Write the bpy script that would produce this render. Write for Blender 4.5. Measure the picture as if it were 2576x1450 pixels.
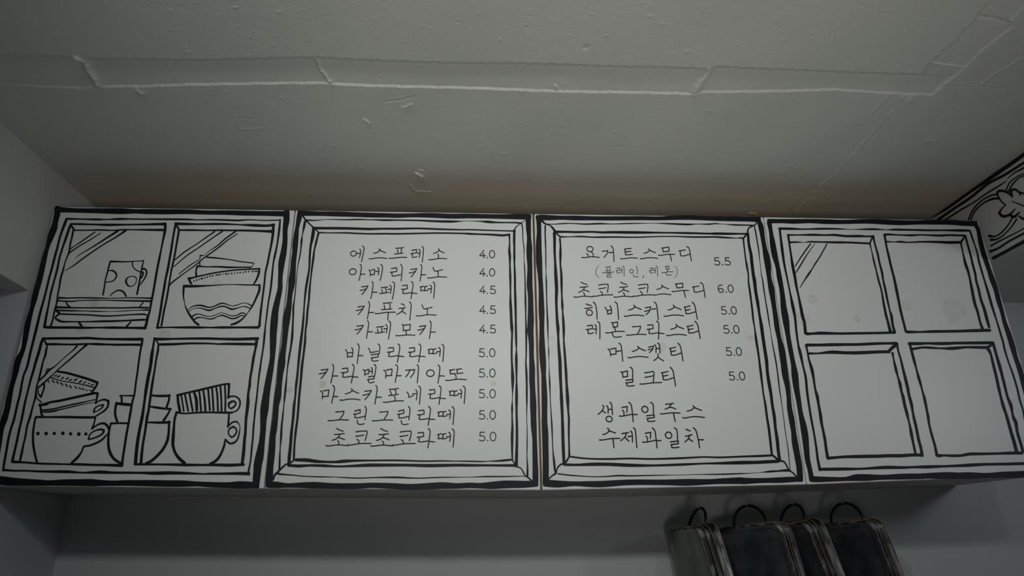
import bpy, bmesh, math, random
import numpy as np
from mathutils import Vector, Matrix

for o in list(bpy.data.objects):
    bpy.data.objects.remove(o, do_unlink=True)
C = bpy.context.scene.collection
S = bpy.context.scene
random.seed(7)
RNG = np.random.default_rng(11)

# ------------------------------------------------------------------ camera
CAM = np.array([1.0899067, -1.6226893, -0.1395950])
YAW, PITCH, ROLL, FPX = 0.05977557, 0.36715264, -0.01556874, 1707.05063


def cam_basis():
    f = np.array([math.sin(YAW) * math.cos(PITCH), math.cos(YAW) * math.cos(PITCH), math.sin(PITCH)])
    r = np.array([math.cos(YAW), -math.sin(YAW), 0.0])
    u = np.cross(r, f)
    c, s = math.cos(ROLL), math.sin(ROLL)
    return r * c + u * s, -r * s + u * c, f


CR, CU, CF = cam_basis()
cam_data = bpy.data.cameras.new('camera')
cam_data.sensor_width = 36.0
cam_data.lens = FPX / 2576.0 * 36.0
cam_data.clip_start = 0.02
cam = bpy.data.objects.new('camera', cam_data)
C.objects.link(cam)
m = Matrix(((CR[0], CU[0], -CF[0], CAM[0]), (CR[1], CU[1], -CF[1], CAM[1]), (CR[2], CU[2], -CF[2], CAM[2]), (0, 0, 0, 1)))
cam.matrix_world = m
S.camera = cam

# ------------------------------------------------------------------ world, lights, exposure
S.view_settings.view_transform = 'Standard'
S.view_settings.look = 'None'
S.view_settings.gamma = 1.0
S.view_settings.use_curve_mapping = False
S.view_settings.exposure = 0.0

world = bpy.data.worlds.new('room_air')
S.world = world
world.use_nodes = True
bg = world.node_tree.nodes['Background']
bg.inputs[0].default_value = (0.80, 0.90, 1.0, 1)
bg.inputs[1].default_value = 0.045


def area(name, loc, target, sx, sy, watts, col):
    d = bpy.data.lights.new(name, 'AREA')
    d.shape = 'RECTANGLE'
    d.size, d.size_y = sx, sy
    d.energy = watts
    d.color = col
    o = bpy.data.objects.new(name, d)
    C.objects.link(o)
    o.location = loc
    v = Vector(target) - Vector(loc)
    o.rotation_euler = v.to_track_quat('-Z', 'Y').to_euler()
    return o


def spot_light(name, loc, target, cone, watts, rad, col):
    d = bpy.data.lights.new(name, 'SPOT')
    d.energy = watts
    d.shadow_soft_size = rad
    d.spot_size = math.radians(cone)
    d.spot_blend = 1.0
    d.color = col
    o = bpy.data.objects.new(name, d)
    C.objects.link(o)
    o.location = loc
    o.rotation_euler = (Vector(target) - Vector(loc)).to_track_quat('-Z', 'Y').to_euler()
    return o


# a row of shaded lamps hung under the ceiling just behind the frame, two unseen fills added in place of
# light reflected up from below, and the light of the next room beyond the right-hand beam
LC = (0.965, 1.0, 0.975)
UC = (1.0, 0.99, 0.93)
spot_light('ceiling_lamp', (1.30, -1.6, 0.68), (1.45, 0, 0.30), 80, 10.8, 0.06, LC)
spot_light('ceiling_lamp', (0.74, -1.6, 0.68), (0.90, 0, 0.20), 90, 18.7, 0.06, LC)
spot_light('ceiling_lamp', (2.00, -1.6, 0.68), (1.90, 0, 0.20), 90, 3.8, 0.06, LC)
spot_light('bounce_fill', (1.45, -1.1, -0.45), (1.45, -0.55, 0.8), 90, 6.6, 0.30, UC)
spot_light('bounce_fill', (1.30, -2.3, -0.70), (1.30, -0.40, 0.9), 75, 33.0, 0.20, UC)
area('next_room_light', (3.1, -1.3, 0.38), (2.6, 0.35, 0.0), 0.25, 0.25, 2.2, (0.88, 0.96, 1.0))

# ------------------------------------------------------------------ materials


def new_mat(name, col, rough=0.6, spec=0.4, metal=0.0):
    mt = bpy.data.materials.new(name)
    mt.use_nodes = True
    b = mt.node_tree.nodes['Principled BSDF']
    b.inputs['Base Color'].default_value = (*col, 1)
    b.inputs['Roughness'].default_value = rough
    b.inputs['Metallic'].default_value = metal
    b.inputs['Specular IOR Level'].default_value = spec
    return mt


def noise_mat(name, c1, c2, scale=5.0, rough=0.6, bump=0.0, bscale=60.0, spec=0.4, metal=0.0, detail=6.0, stretch=(1, 1, 1), lo=0.35, hi=0.65):
    mt = new_mat(name, c1, rough, spec, metal)
    nt = mt.node_tree
    N, L = nt.nodes, nt.links
    b = N['Principled BSDF']
    tc = N.new('ShaderNodeTexCoord')
    mp = N.new('ShaderNodeMapping')
    mp.inputs['Scale'].default_value = stretch
    L.new(tc.outputs['Object'], mp.inputs['Vector'])
    nz = N.new('ShaderNodeTexNoise')
    nz.inputs['Scale'].default_value = scale
    nz.inputs['Detail'].default_value = detail
    L.new(mp.outputs[0], nz.inputs['Vector'])
    rp = N.new('ShaderNodeValToRGB')
    rp.color_ramp.elements[0].position = lo
    rp.color_ramp.elements[1].position = hi
    rp.color_ramp.elements[0].color = (*c1, 1)
    rp.color_ramp.elements[1].color = (*c2, 1)
    L.new(nz.outputs['Fac'], rp.inputs[0])
    L.new(rp.outputs[0], b.inputs['Base Color'])
    if bump > 0:
        n2 = N.new('ShaderNodeTexNoise')
        n2.inputs['Scale'].default_value = bscale
        n2.inputs['Detail'].default_value = 5
        L.new(mp.outputs[0], n2.inputs['Vector'])
        bp = N.new('ShaderNodeBump')
        bp.inputs['Strength'].default_value = 1.0
        bp.inputs['Distance'].default_value = bump
        L.new(n2.outputs['Fac'], bp.inputs['Height'])
        L.new(bp.outputs[0], b.inputs['Normal'])
    return mt


def stain_mat(name, base, stains, stain_col):
    """painted board with a few coffee coloured splash marks (world X, Z, radius, strength, ring)"""
    mt = new_mat(name, base, 0.38, 0.45)
    nt = mt.node_tree
    N, L = nt.nodes, nt.links
    b = N['Principled BSDF']
    geo = N.new('ShaderNodeNewGeometry')
    nz = N.new('ShaderNodeTexNoise')
    nz.inputs['Scale'].default_value = 90
    nz.inputs['Detail'].default_value = 4
    L.new(geo.outputs['Position'], nz.inputs['Vector'])
    acc = None
    for (x, z, r, st, ring) in stains:
        d = N.new('ShaderNodeVectorMath')
        d.operation = 'DISTANCE'
        d.inputs[1].default_value = (x, 0.0, z)
        L.new(geo.outputs['Position'], d.inputs[0])
        dv = N.new('ShaderNodeMath')
        dv.operation = 'MULTIPLY_ADD'
        L.new(nz.outputs['Fac'], dv.inputs[0])
        dv.inputs[1].default_value = r * 0.9
        L.new(d.outputs['Value'], dv.inputs[2])
        rp = N.new('ShaderNodeMapRange')
        rp.interpolation_type = 'SMOOTHSTEP'
        rp.inputs['From Min'].default_value = r * 1.6
        rp.inputs['From Max'].default_value = r * 1.15
        rp.inputs['To Min'].default_value = 0
        rp.inputs['To Max'].default_value = st
        L.new(dv.outputs[0], rp.inputs['Value'])
        out = rp.outputs[0]
        if ring > 0:
            r2 = N.new('ShaderNodeMapRange')
            r2.interpolation_type = 'SMOOTHSTEP'
            r2.inputs['From Min'].default_value = r * 1.25
            r2.inputs['From Max'].default_value = r * 0.8
            r2.inputs['To Min'].default_value = 1
            r2.inputs['To Max'].default_value = 1 - ring
            L.new(dv.outputs[0], r2.inputs['Value'])
            mu = N.new('ShaderNodeMath')
            mu.operation = 'MULTIPLY'
            L.new(out, mu.inputs[0])
            L.new(r2.outputs[0], mu.inputs[1])
            out = mu.outputs[0]
        if acc is None:
            acc = out
        else:
            mx = N.new('ShaderNodeMath')
            mx.operation = 'MAXIMUM'
            L.new(acc, mx.inputs[0])
            L.new(out, mx.inputs[1])
            acc = mx.outputs[0]
    mix = N.new('ShaderNodeMix')
    mix.data_type = 'RGBA'
    mix.inputs['A'].default_value = (*base, 1)
    mix.inputs['B'].default_value = (*stain_col, 1)
    L.new(acc, mix.inputs['Factor'])
    L.new(mix.outputs['Result'], b.inputs['Base Color'])
    n2 = N.new('ShaderNodeTexNoise')
    n2.inputs['Scale'].default_value = 160
    L.new(geo.outputs['Position'], n2.inputs['Vector'])
    bp = N.new('ShaderNodeBump')
    bp.inputs['Distance'].default_value = 0.00008
    L.new(n2.outputs['Fac'], bp.inputs['Height'])
    L.new(bp.outputs[0], b.inputs['Normal'])
    return mt


# ------------------------------------------------------------------ geometry helpers


def ray(px, py):
    return CR * ((px - 1288) / FPX) - CU * ((py - 725) / FPX) + CF


def hit(px, py, ax, val):
    d = ray(px, py)
    return CAM + d * ((val - CAM[ax]) / d[ax])


def link_mesh(name, verts, faces, mat, parent=None, smooth=False):
    me = bpy.data.meshes.new(name)
    me.from_pydata([tuple(map(float, v)) for v in verts], [], faces)
    me.update()
    if isinstance(mat, (list, tuple)):
        for q in mat:
            me.materials.append(q)
    else:
        me.materials.append(mat)
    if smooth:
        me.polygons.foreach_set('use_smooth', [True] * len(me.polygons))
    o = bpy.data.objects.new(name, me)
    C.objects.link(o)
    if parent:
        o.parent = parent
    return o


def bm_obj(name, bm, mat, parent=None, smooth=False):
    bmesh.ops.recalc_face_normals(bm, faces=bm.faces)
    me = bpy.data.meshes.new(name)
    bm.to_mesh(me)
    bm.free()
    me.materials.append(mat)
    if smooth:
        me.polygons.foreach_set('use_smooth', [True] * len(me.polygons))
    o = bpy.data.objects.new(name, me)
    C.objects.link(o)
    if parent:
        o.parent = parent
    return o


def box_bm(x0, x1, y0, y1, z0, z1, bev=0.0):
    bm = bmesh.new()
    vs = [bm.verts.new(p) for p in [(x0, y0, z0), (x1, y0, z0), (x1, y1, z0), (x0, y1, z0), (x0, y0, z1), (x1, y0, z1), (x1, y1, z1), (x0, y1, z1)]]
    for f in [(0, 1, 2, 3), (4, 7, 6, 5), (0, 4, 5, 1), (1, 5, 6, 2), (2, 6, 7, 3), (3, 7, 4, 0)]:
        bm.faces.new([vs[i] for i in f])
    if bev:
        bmesh.ops.bevel(bm, geom=bm.edges[:], offset=bev, segments=2, profile=0.5, affect='EDGES')
    return bm


def struct(o):
    o['kind'] = 'structure'
    return o


def tag(o, label, cat, group=None):
    o['label'] = label
    o['category'] = cat
    if group:
        o['group'] = group
    return o


def empty(name, loc=(0, 0, 0)):
    o = bpy.data.objects.new(name, None)
    o.empty_display_size = 0.05
    C.objects.link(o)
    o.location = loc
    return o


def tube(path, rad, seg=10, closed=False, caps=True):
    """verts, faces of a tube along a list of points"""
    P = [Vector(p) for p in path]
    n = len(P)
    V, F = [], []
    up = None
    for i in range(n):
        a = P[i - 1] if (i > 0 or closed) else P[i]
        b = P[(i + 1) % n] if (i < n - 1 or closed) else P[i]
        t = (b - a).normalized()
        if up is None:
            up = t.orthogonal().normalized()
        up = (up - t * up.dot(t)).normalized()
        s = t.cross(up)
        r = rad[i] if isinstance(rad, (list, tuple)) else rad
        for k in range(seg):
            an = 2 * math.pi * k / seg
            V.append(P[i] + (up * math.cos(an) + s * math.sin(an)) * r)
    rng = n if closed else n - 1
    for i in range(rng):
        j = (i + 1) % n
        for k in range(seg):
            k2 = (k + 1) % seg
            F.append((i * seg + k, i * seg + k2, j * seg + k2, j * seg + k))
    if caps and not closed:
        F.append(tuple(range(seg))[::-1])
        F.append(tuple((n - 1) * seg + k for k in range(seg)))
    return V, F


# ------------------------------------------------------------------ brush strokes
TILES = {
    'A1': (60, 510), 'A2': (60, 700), 'A3': (0, 880), 'A4': (0, 1050), 'A5': (380, 510), 'A6': (380, 700), 'A7': (340, 880), 'A8': (340, 1050),
    'B1': (640, 510), 'B2': (640, 700), 'B3': (640, 880), 'B4': (640, 1050), 'B5': (1180, 520), 'B6': (1180, 700), 'B7': (1180, 880), 'B8': (1180, 1050),
    'C1': (1800, 530), 'C2': (1800, 700), 'C3': (1820, 880), 'C4': (1860, 1050), 'C5': (2180, 530), 'C6': (2216, 700), 'C7': (2216, 880), 'C8': (2216, 1050)}
TSC = {k: (v[0], v[1], 2576 / 360.0) for k, v in TILES.items()}
TSC.update({'R3': (660, 500, 2576 / 720.0), 'R4': (660, 850, 2576 / 720.0), 'R5': (1330, 520, 2576 / 730.0), 'R6': (1330, 860, 2576 / 730.0),
            'M': (2250, 350, 1182 / 326.0)})


def parse(txt):
    """'A1 x,y,w x,y ; B2 x,y,w ...' -> list of strokes [(px, py, width_px)]"""
    out = []
    tile = None
    for part in txt.replace('\n', ' ').split(';'):
        pts = []
        w = 10.0
        for tok in part.split():
            if tok in TSC:
                tile = TSC[tok]
                continue
            q = tok.split(',')
            x, y = float(q[0]), float(q[1])
            if len(q) > 2:
                w = float(q[2])
            pts.append((tile[0] + x / tile[2], tile[1] + y / tile[2], w / tile[2], tile[:2]))
        if pts:
            # where two tracings meet, drop points that double back or crowd each other
            changed = True
            while changed:
                changed = False
                for i in range(1, len(pts) - 2):
                    b, c = pts[i], pts[i + 1]
                    if b[3] == c[3]:
                        continue
                    a, d = pts[i - 1], pts[i + 2]
                    bc = (c[0] - b[0], c[1] - b[1])
                    ad = (d[0] - a[0], d[1] - a[1])
                    if bc[0] * ad[0] + bc[1] * ad[1] < 0 or math.hypot(*bc) < 13:
                        m_ = ((b[0] + c[0]) / 2, (b[1] + c[1]) / 2, (b[2] + c[2]) / 2, c[3])
                        pts[i:i + 2] = [m_]
                        changed = True
                        break
            out.append([q[:3] for q in pts])
    return out


def cr(p0, p1, p2, p3, t):
    return 0.5 * ((2 * p1) + (-p0 + p2) * t + (2 * p0 - 5 * p1 + 4 * p2 - p3) * t * t + (-p0 + 3 * p1 - 3 * p2 + p3) * t ** 3)


def split_corners(pts, lim=66):
    pieces, cur = [], [pts[0]]
    for i in range(1, len(pts)):
        cur.append(pts[i])
        if i < len(pts) - 1:
            a = np.array(pts[i][:2]) - np.array(pts[i - 1][:2])
            b = np.array(pts[i + 1][:2]) - np.array(pts[i][:2])
            la, lb = np.linalg.norm(a), np.linalg.norm(b)
            if la > 1e-6 and lb > 1e-6:
                ang = math.degrees(math.acos(max(-1, min(1, float(a @ b) / (la * lb)))))
                if ang > lim:
                    pieces.append(cur)
                    cur = [pts[i]]
    pieces.append(cur)
    return pieces


def ribbon(pts, V, F, step=2.6):
    """polyline with widths (pixels) -> flat ribbon polygons with rounded ends, appended in pixel space"""
    if len(pts) == 1:
        x, y, w = pts[0]
        b = len(V)
        n = 12
        V.append((x, y))
        for k in range(n):
            V.append((x + w / 2 * math.cos(2 * math.pi * k / n), y + w / 2 * math.sin(2 * math.pi * k / n)))
        for k in range(n):
            F.append((b, b + 1 + k, b + 1 + (k + 1) % n))
        return
    A = np.array(pts, float)
    Q = []
    n = len(A)
    loop = n > 7 and np.linalg.norm(A[0][:2] - A[-1][:2]) < 0.6
    if loop:
        A[-1] = A[0]
    for i in range(n - 1):
        p0 = A[i - 1] if i > 0 else (A[-2] if loop else 2 * A[0] - A[1])
        p3 = A[i + 2] if i + 2 < n else (A[1] if loop else 2 * A[-1] - A[-2])
        L = np.linalg.norm(A[i + 1][:2] - A[i][:2])
        k = max(2, int(L / step))
        for j in range(k):
            Q.append(cr(p0, A[i], A[i + 1], p3, j / k))
    Q.append(A[-1])
    Q = np.array(Q)
    Q[:, 2] = np.clip(Q[:, 2], 0.5, None)
    T = np.gradient(Q[:, :2], axis=0)
    if loop:
        T[0] = T[-1] = (Q[1, :2] - Q[-2, :2]) / 2
    ln = np.linalg.norm(T, axis=1)
    ln[ln < 1e-9] = 1
    T /= ln[:, None]
    Nn = np.stack([-T[:, 1], T[:, 0]], 1)
    b = len(V)
    for i in range(len(Q)):
        h = Q[i, 2] / 2
        V.append(tuple(Q[i, :2] + Nn[i] * h))
        V.append(tuple(Q[i, :2] - Nn[i] * h))
    for i in range(len(Q) - 1):
        F.append((b + 2 * i, b + 2 * i + 1, b + 2 * i + 3, b + 2 * i + 2))
    for end, sg in (() if loop else ((0, -1), (len(Q) - 1, 1))):
        c, t, nn, h = Q[end, :2], T[end] * sg, Nn[end], Q[end, 2] / 2
        big = Q[end, 2] > 8
        q = 5.0 if big else 2.0
        ids = [b + 2 * end]
        for k in range(1, 6):
            an = math.pi / 2 - math.pi * k / 6
            cx, sx = math.cos(an), math.sin(an)
            cc = abs(cx) ** (2 / q)
            ss = math.copysign(abs(sx) ** (2 / q), sx)
            ids.append(len(V))
            V.append(tuple(c + t * h * cc + nn * h * ss))
        ids.append(b + 2 * end + 1)
        F.append(tuple(ids))


STROKE_N = [0]


def paint(name, strokes, mat, parent, ax=1, val=-0.0005, facing=-1):
    """strokes traced on a flat surface (plane ax=val) become thin paint on that surface"""
    V, F = [], []
    for s in strokes:
        for piece in split_corners(s):
            V2, F2 = [], []
            ribbon(piece, V2, F2)
            STROKE_N[0] += 1
            # every pass of the brush lies a hair above the one before
            v = val - 0.000012 * (STROKE_N[0] % 26)
            b = len(V)
            V += [hit(x, y, ax, v) for x, y in V2]
            F += [tuple(i + b for i in f) for f in F2]
    o = link_mesh(name, V, F, mat, parent)
    return o


def lettering(line, y0, em, tile, chars, wmul=1.0, slope=0.0):
    """hand-lettered syllables; chars = [(glyph, x)] in tile pixels"""
    ox, oy, sc = TSC[tile]
    out = []
    x00 = chars[0][1]
    for g, gx in chars:
        gs, strokes = GLYPH[g]
        u = em / 280.0 * gs
        for st in strokes:
            pts = []
            n = len(st)
            for i, (a, b) in enumerate(st):
                px = ox + (gx + a * u) / sc
                py = oy + (y0 + b * u + slope * (gx - x00)) / sc
                ym = oy + (y0 + em / 2) / sc
                px += (py - ym) * (px - 1221) / (py + 3813)
                w = 17 * wmul * em / 280.0 / sc
                if i == 0:
                    w *= 1.12
                pts.append((px, py, w))
            out.append(pts)
    return out


def parse_glyphs(txt):
    G = {}
    for ln in txt.strip().split('\n'):
        ln = ln.strip()
        if not ln:
            continue
        key, rest = ln.split(' ', 1)
        gs = 1.0
        if rest.startswith('~'):
            a, rest = rest.split(' ', 1)
            gs = float(a[1:])
        strokes = []
        for p in rest.split(';'):
            p = p.strip()
            if p.startswith('O'):
                cx, cy, rx, ry = map(float, p[1:].split(','))
                strokes.append([(cx + rx * math.cos(k * math.pi / 8 - 1.7), cy + ry * math.sin(k * math.pi / 8 - 1.7)) for k in range(17)])
            else:
                strokes.append([tuple(map(float, q.split(','))) for q in p.split()])
        G[key] = (gs, strokes)
    return G


GLYPH = parse_glyphs('''
에 O60,138,52,46; 120,135 175,133; 165,60 187,88 182,160 168,212; 213,4 243,38 235,140 213,284
스 172,53 192,76 145,113 80,133; 190,80 235,100 290,123; 5,228 40,233 120,217 220,213 320,226
프 110,40 180,36 250,28; 140,68 158,122; 205,52 217,70 204,120; 95,142 170,136 245,128; 0,218 50,221 200,202 315,204
레 25,75 105,62 110,112; 5,135 60,128 112,116; 32,138 36,200 80,200 118,185; 125,130 164,126; 150,58 170,82 166,150 158,205; 200,6 228,38 226,150 216,287
소 170,45 188,73 145,108 85,130; 186,80 225,98 275,122; 162,146 176,168 172,222; 5,240 50,242 200,220 322,226
아 O65,133,60,52; 185,4 212,40 206,150 188,287; 210,177 250,174 286,179
메 2,100 26,135 28,202; 38,106 66,98 100,92 102,135 96,180; 34,186 104,178; 122,125 166,122; 150,62 174,88 172,190; 205,6 234,40 232,150 207,287
리 20,75 112,60 118,120; 4,142 60,134 118,122; 32,142 38,205 90,205 188,180; 180,2 208,44 208,160 200,293
카 30,90 135,76 100,145 40,222; 5,150 45,146 110,122; 200,0 222,38 216,150 200,292; 220,183 298,183
노 95,52 112,95 135,120 200,108 265,92; 172,122 188,148 188,212; 4,235 50,238 200,218 337,224
페 22,104 80,98 140,90; 38,140 54,188; 98,112 114,140 108,186; 5,200 50,202 155,182; 145,132 190,129; 175,63 199,95 188,202; 220,3 251,38 246,160 228,302
라 17,66 98,56 104,113; 4,131 60,126 104,117; 39,137 27,196 70,202 183,184; 170,0 199,33 190,157 172,291; 187,198 230,196 272,203
떼 12,90 70,76; 28,92 22,152 78,146; 84,86 138,74; 96,90 88,156 150,144; 150,123 196,119; 182,56 206,85 198,192; 232,3 261,38 258,150 250,277
푸 130,27 200,22 275,14; 145,58 162,116; 232,40 250,60 242,112; 110,134 190,130 280,122; 5,196 50,201 200,180 340,176; 225,185 220,306
치 76,34 105,45 132,62; 40,110 95,108 145,97; 122,102 95,155 50,190 5,214; 85,158 125,180 160,206; 213,4 241,45 238,160 230,307
모 100,55 118,85 121,162; 122,72 235,56 230,148; 122,157 232,150; 162,162 174,190 172,228; 4,240 50,245 200,231 318,238
바 5,93 35,145 42,217; 100,63 122,105 118,210; 42,146 114,138; 42,206 120,204; 190,0 217,45 213,160 205,315; 212,188 288,188
닐 ~.93 4,75 28,105 36,148 100,140 170,128; 168,3 199,40 194,168; 60,186 182,172 180,222; 62,240 178,224; 70,242 80,290 120,296 184,286
멜 ~.87 3,93 35,130 36,198; 42,106 107,86 102,168; 36,176 105,166; 108,124 160,120; 145,58 170,90 166,172; 195,0 229,40 215,215; 105,222 205,208 207,262; 90,272 205,258; 105,276 115,320 150,332 212,316
마 ~.93 3,93 40,130 40,228; 50,92 142,76 142,120 132,186; 42,190 145,182; 200,0 236,40 226,160 205,298; 230,188 302,188
끼 ~.88 5,100 75,92 58,150 10,218; 85,96 165,88 145,160 95,230; 205,3 231,40 228,180 218,327
또 ~.93 65,92 150,78; 80,96 78,155 160,147; 180,80 272,66; 197,84 190,150 292,138; 158,163 176,190 174,245; 5,262 60,264 200,244 352,251
포 ~.93 95,62 170,58 250,46; 110,90 137,146; 195,74 210,100 206,142; 88,166 170,160 252,144; 186,182 202,205 200,246; 5,278 60,280 200,259 342,257
네 ~.92 3,108 30,145 36,200 115,165; 100,140 168,134; 150,73 176,105 167,242; 200,6 233,45 230,180 222,314
그 ~.93 120,97 180,94 258,86 245,140 195,222; 5,240 50,243 200,228 342,231
린 ~.87 15,85 107,60 112,117; 0,142 60,134 112,119; 25,146 25,205 80,206 192,180; 190,3 216,45 212,150 202,238; 68,255 85,310 130,326 197,312
초 ~.96 150,3 200,28 256,46; 125,98 200,94 275,82; 205,98 192,132 150,170 92,190; 190,143 240,160 290,180; 182,198 203,225 198,267; 5,275 50,280 190,262 352,276
코 ~.96 120,55 200,44 288,40 295,80 272,192; 120,125 190,116 245,104; 145,175 176,205 172,242; 5,260 50,263 200,240 367,237
요 O160,55,56,48; 98,140 122,165 126,203; 188,116 212,140 210,197; 5,205 45,211 180,195 320,206
거 8,95 60,92 107,84 88,140 30,207; 125,122 196,114; 170,0 206,50 206,282
트 92,55 215,42; 95,58 100,162; 98,108 202,97; 100,160 160,160 227,149; 5,230 50,233 200,215 312,221
무 76,33 90,60 94,107; 92,36 206,20 202,97; 94,104 204,96; 5,165 50,169 180,150 297,151; 210,153 222,210 228,272
디 15,90 132,71; 35,92 35,175 90,180 202,150; 165,12 205,50 218,272
플 99,46 242,24; 130,70 142,135; 200,60 212,133; 93,149 232,133; 5,186 60,190 312,171; 124,210 223,203 223,250; 124,262 223,250; 130,262 124,310 180,312 244,303
인 O55,150,48,50; 186,23 210,62 204,228; 95,238 105,290 140,303 224,297
몬 110,18 128,50 131,98; 130,27 206,12 202,87; 131,96 204,88; 152,103 164,157; 5,186 50,189 180,166 307,166; 108,193 125,245 160,259 252,250
히 ~.88 30,38 75,55 122,66; 3,118 70,114 138,100; O78,197,56,53; 165,3 200,50 216,180 213,320
비 6,88 30,135 41,202; 85,63 106,120 99,192; 41,141 97,128; 41,193 101,186; 173,0 206,50 210,284
커 18,96 107,80 80,150 20,207; 0,152 40,146 92,127; 120,120 186,111; 173,3 206,55 210,292
티 ~.92 8,92 60,84 117,69; 20,94 28,207; 28,148 107,132; 28,206 90,206 192,174; 160,3 196,55 206,160 216,307
머 3,93 30,130 36,202; 40,96 127,80 122,172; 36,181 125,172; 130,132 207,122; 180,2 213,50 220,287
캣 ~.9 10,75 97,54 70,120 15,167; 0,116 50,110 87,99; 118,33 139,60 132,167; 137,100 192,94; 178,0 206,35 201,177; 165,190 160,240 125,280 80,307; 155,242 200,280 252,312
밀 ~.9 3,78 28,110 31,172; 31,84 113,64 106,157; 31,166 112,156; 168,2 199,40 191,197; 78,219 193,204 190,247; 72,264 190,249; 80,264 90,312 150,316 210,307
크 90,86 160,76 217,64 228,90 205,227; 90,152 150,144 207,131; 5,252 50,254 200,236 330,231
생 ~.84 95,58 113,85 70,160 5,213; 75,148 137,187; 165,63 186,100 181,192; 186,130 237,125; 225,2 251,40 256,217; O192,295,53,49
과 ~.85 55,92 147,75 130,177; 62,138 79,165 80,227; 0,240 50,241 130,226 205,211; 180,3 216,50 226,180 229,337; 222,213 307,215
일 ~.85 O55,125,53,53; 165,3 203,45 196,212; 75,236 207,221 206,264; 80,282 202,266; 85,284 90,330 140,334 210,324
주 ~.88 105,35 170,32 237,19; 197,30 160,85 125,103 88,116; 160,82 215,95 264,114; 5,195 50,194 200,178 327,183; 220,185 226,250 235,322
수 ~.88 148,8 173,45 130,88 63,109; 172,50 215,65 270,84; 5,195 50,197 200,175 332,172; 222,180 226,250 230,322
제 ~.85 35,97 147,79; 108,90 80,155 5,217; 80,160 142,224; 135,146 192,139; 185,53 206,95 201,237; 235,3 263,45 266,332
차 ~.82 50,26 120,57; 25,146 85,138 142,117; 102,125 70,190 5,247; 72,185 142,237; 180,0 220,55 240,200 250,347; 240,208 332,208
''')
DRAW = {}
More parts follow.
